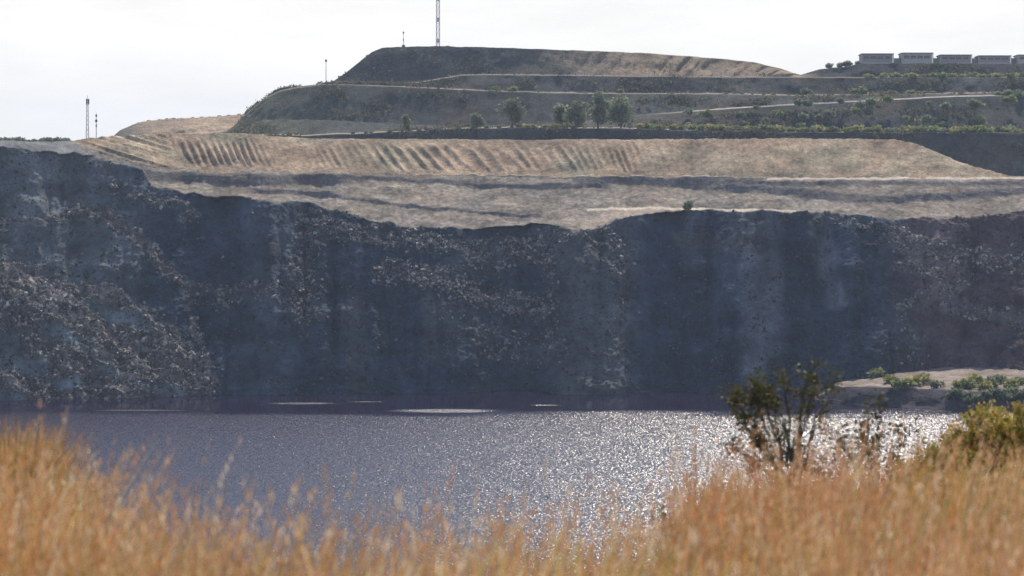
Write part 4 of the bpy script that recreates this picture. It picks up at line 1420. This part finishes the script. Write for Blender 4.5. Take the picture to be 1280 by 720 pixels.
tw, H = lattice_tower(547.5, 692, 58.0, -150, 0.95, 0.80, 'tallest pale lattice tower on the hilltop, running out of the top of the view', None, 0, 0.09)
m = MB()
for k in range(int(H / 6)):
    m.box((-0.30, -0.02, 1 + k * 6), (0.30, 0.10, 2.2 + k * 6))
m.build('cable_tray', M_STEEL, tw)
tw2, H2 = lattice_tower(109.3, 640, 177.0, 124.0, 0.75, 0.36, 'tapering lattice mast, taller of the two on the left skyline', None, 0, 0.038)
m = MB()
for a in range(3):
    an = a * 2.09
    m.tube([(0.34 * math.cos(an), 0.34 * math.sin(an), H2 - 1.4), (0.34 * math.cos(an), 0.34 * math.sin(an), H2 + 0.1)], 0.16, 6)
m.build('antenna_panel', M_DARKMETAL, tw2)
m = MB(); m.tube([(0, 0, H2), (0, 0, H2 + 1.0)], 0.05, 6); m.build('lightning_rod', M_DARKMETAL, tw2)


def pole_mast(px, Yd, py_base, py_top, label, rad=0.11, kit=True):
    base = world(px, py_base, Yd)
    H = (py_base - py_top) / F_PX * Yd
    root = empty('antenna_pole', tuple(float(a) for a in base))
    tag(root, label, 'pole')
    m = MB(); m.tube([(0, 0, -0.5), (0, 0, H * 0.6), (0, 0, H)], [rad, rad * 0.85, rad * 0.6], 6); m.build('shaft', M_STEEL, root, True)
    if kit:
        for zz, s_ in kit:
            m = MB()
            m.box((-s_, -0.12, H * zz - 0.35), (s_, 0.12, H * zz + 0.35))
            m.tube([(-s_ * 1.8, 0, H * zz), (s_ * 1.8, 0, H * zz)], 0.04, 4)
            m.build('antenna', M_DARKMETAL, root)
    return root


pole_mast(120.3, 640, 177.0, 141.0, 'shorter pole with antennas right of the tapering mast', 0.13, [(0.9, 0.16), (0.72, 0.26), (0.55, 0.14)])
pole_mast(504.3, 690, 58.5, 39.5, 'short dark antenna pole on the hilltop left of the tallest tower', 0.10, [(0.92, 0.16), (0.45, 0.12), (0.05, 0.4)])
pole_mast(407.5, 645, 106.5, 75.0, 'slim pale pole on the left shoulder of the terraced hill', 0.13, [(0.97, 0.22)])

# ================================================================== HUTS ON THE TOP TERRACE
def hut(px0, px1, py_top, label, wallm, Yd=692.0, py_base=78.8):
    x0 = (px0 - 640) / F_PX * Yd; x1 = (px1 - 640) / F_PX * Yd
    zb = (HOR - py_base) / F_PX * Yd; zt = (HOR - py_top) / F_PX * Yd
    wdt = x1 - x0; H = zt - zb; D = 6.0
    root = empty('flat_roofed_hut', (x0, Yd, zb))
    tag(root, label, 'hut', 'row of huts on the top terrace')
    m = MB(); m.box((0.25, 0.0, -0.6), (wdt - 0.25, D, H - 0.22)); m.build('wall', wallm, root)
    m = MB()
    m.add([(0, -0.55, H - 0.2), (wdt, -0.55, H - 0.2), (wdt, D + 0.3, H - 0.42), (0, D + 0.3, H - 0.42), (0, -0.55, H), (wdt, -0.55, H), (wdt, D + 0.3, H - 0.22), (0, D + 0.3, H - 0.22)],
          [(0, 3, 2, 1), (4, 5, 6, 7), (0, 1, 5, 4), (1, 2, 6, 5), (2, 3, 7, 6), (3, 0, 4, 7)])
    m.build('roof', M_ROOF, root)
    n = 4
    for i in range(n):
        a = 0.7 + (wdt - 1.4) * i / n
        b = a + (wdt - 1.4) / n - 0.25
        m = MB()
        m.box((a, -0.05, H * 0.40), (b, -0.004, H * 0.45)); m.box((a, -0.05, H * 0.70), (b, -0.004, H * 0.75))
        m.box((a, -0.05, H * 0.45), (a + 0.08, -0.004, H * 0.70)); m.box((b - 0.08, -0.05, H * 0.45), (b, -0.004, H * 0.70))
        fr = m.build('window', M_WALL2, root)
        m = MB(); m.box((a + 0.08, -0.03, H * 0.45), (b - 0.08, -0.002, H * 0.70)); m.build('pane', M_WIN, fr)
    for a in (0.02, wdt - 0.22):
        m = MB(); m.box((a, -0.5, -0.6), (a + 0.2, -0.3, H - 0.2)); m.build('post', M_WALL, root)
    m = MB(); m.box((0.0, -0.6, -0.6), (wdt, -0.05, 0.12)); m.build('plinth', M_CONC, root)
    return root


hut(1076.5, 1117, 66.8, 'dark-roofed hut at the left end of the row, beside the bushes', M_WALL2)
hut(1126.5, 1166.5, 65.8, 'tallest and palest hut, second in the row from the bushes', M_WALL)
hut(1174.5, 1215, 68.2, 'grey hut in the middle of the row', M_WALL2)
hut(1222.5, 1264, 69.2, 'lowest grey hut, next to the last in the row', M_WALL2)
hut(1271.5, 1314, 68.2, 'white hut cut off by the right edge of the view', M_WALL)
for a, b, lab in ((1117.5, 1126, 'low wall closing the gap between the end hut and the tallest hut'), (1167, 1174, 'low wall closing the gap between the tallest and the middle hut'), (1215.5, 1222, 'low wall closing the gap right of the middle hut'), (1264.5, 1271, 'low wall closing the gap before the white hut')):
    x0 = (a - 640) / F_PX * 694.0; x1 = (b - 640) / F_PX * 694.0
    zb = (HOR - 79.0) / F_PX * 694.0
    m = MB(); m.box((0, 0, -0.5), (x1 - x0, 0.25, 1.35)); m.box((-0.0, -0.06, 1.352), (x1 - x0, 0.31, 1.45))
    o = m.build('yard_wall', M_WALL2)
    o.location = (x0, 694.0, zb)
    tag(o, lab, 'wall', 'yard walls between the huts')

# ================================================================== HAZE
hz = MB(); hz.box((-1700, -80, -46), (1700, 2600, 60))
m = bpy.data.materials.new('haze_air')
m.use_nodes = True
nt = m.node_tree
nt.nodes.remove(nt.nodes['Principled BSDF'])
pv = N(nt, 'ShaderNodeVolumePrincipled')
pv.inputs['Color'].default_value = (0.62, 0.76, 1.0, 1)
pv.inputs['Density'].default_value = 0.00015
pv.inputs['Anisotropy'].default_value = 0.2
nt.links.new(pv.outputs['Volume'], nt.nodes['Material Output'].inputs['Volume'])
o = hz.build('haze', m)
tag(o, 'thin bluish haze filling the air over the pit', 'haze', None, 'stuff')
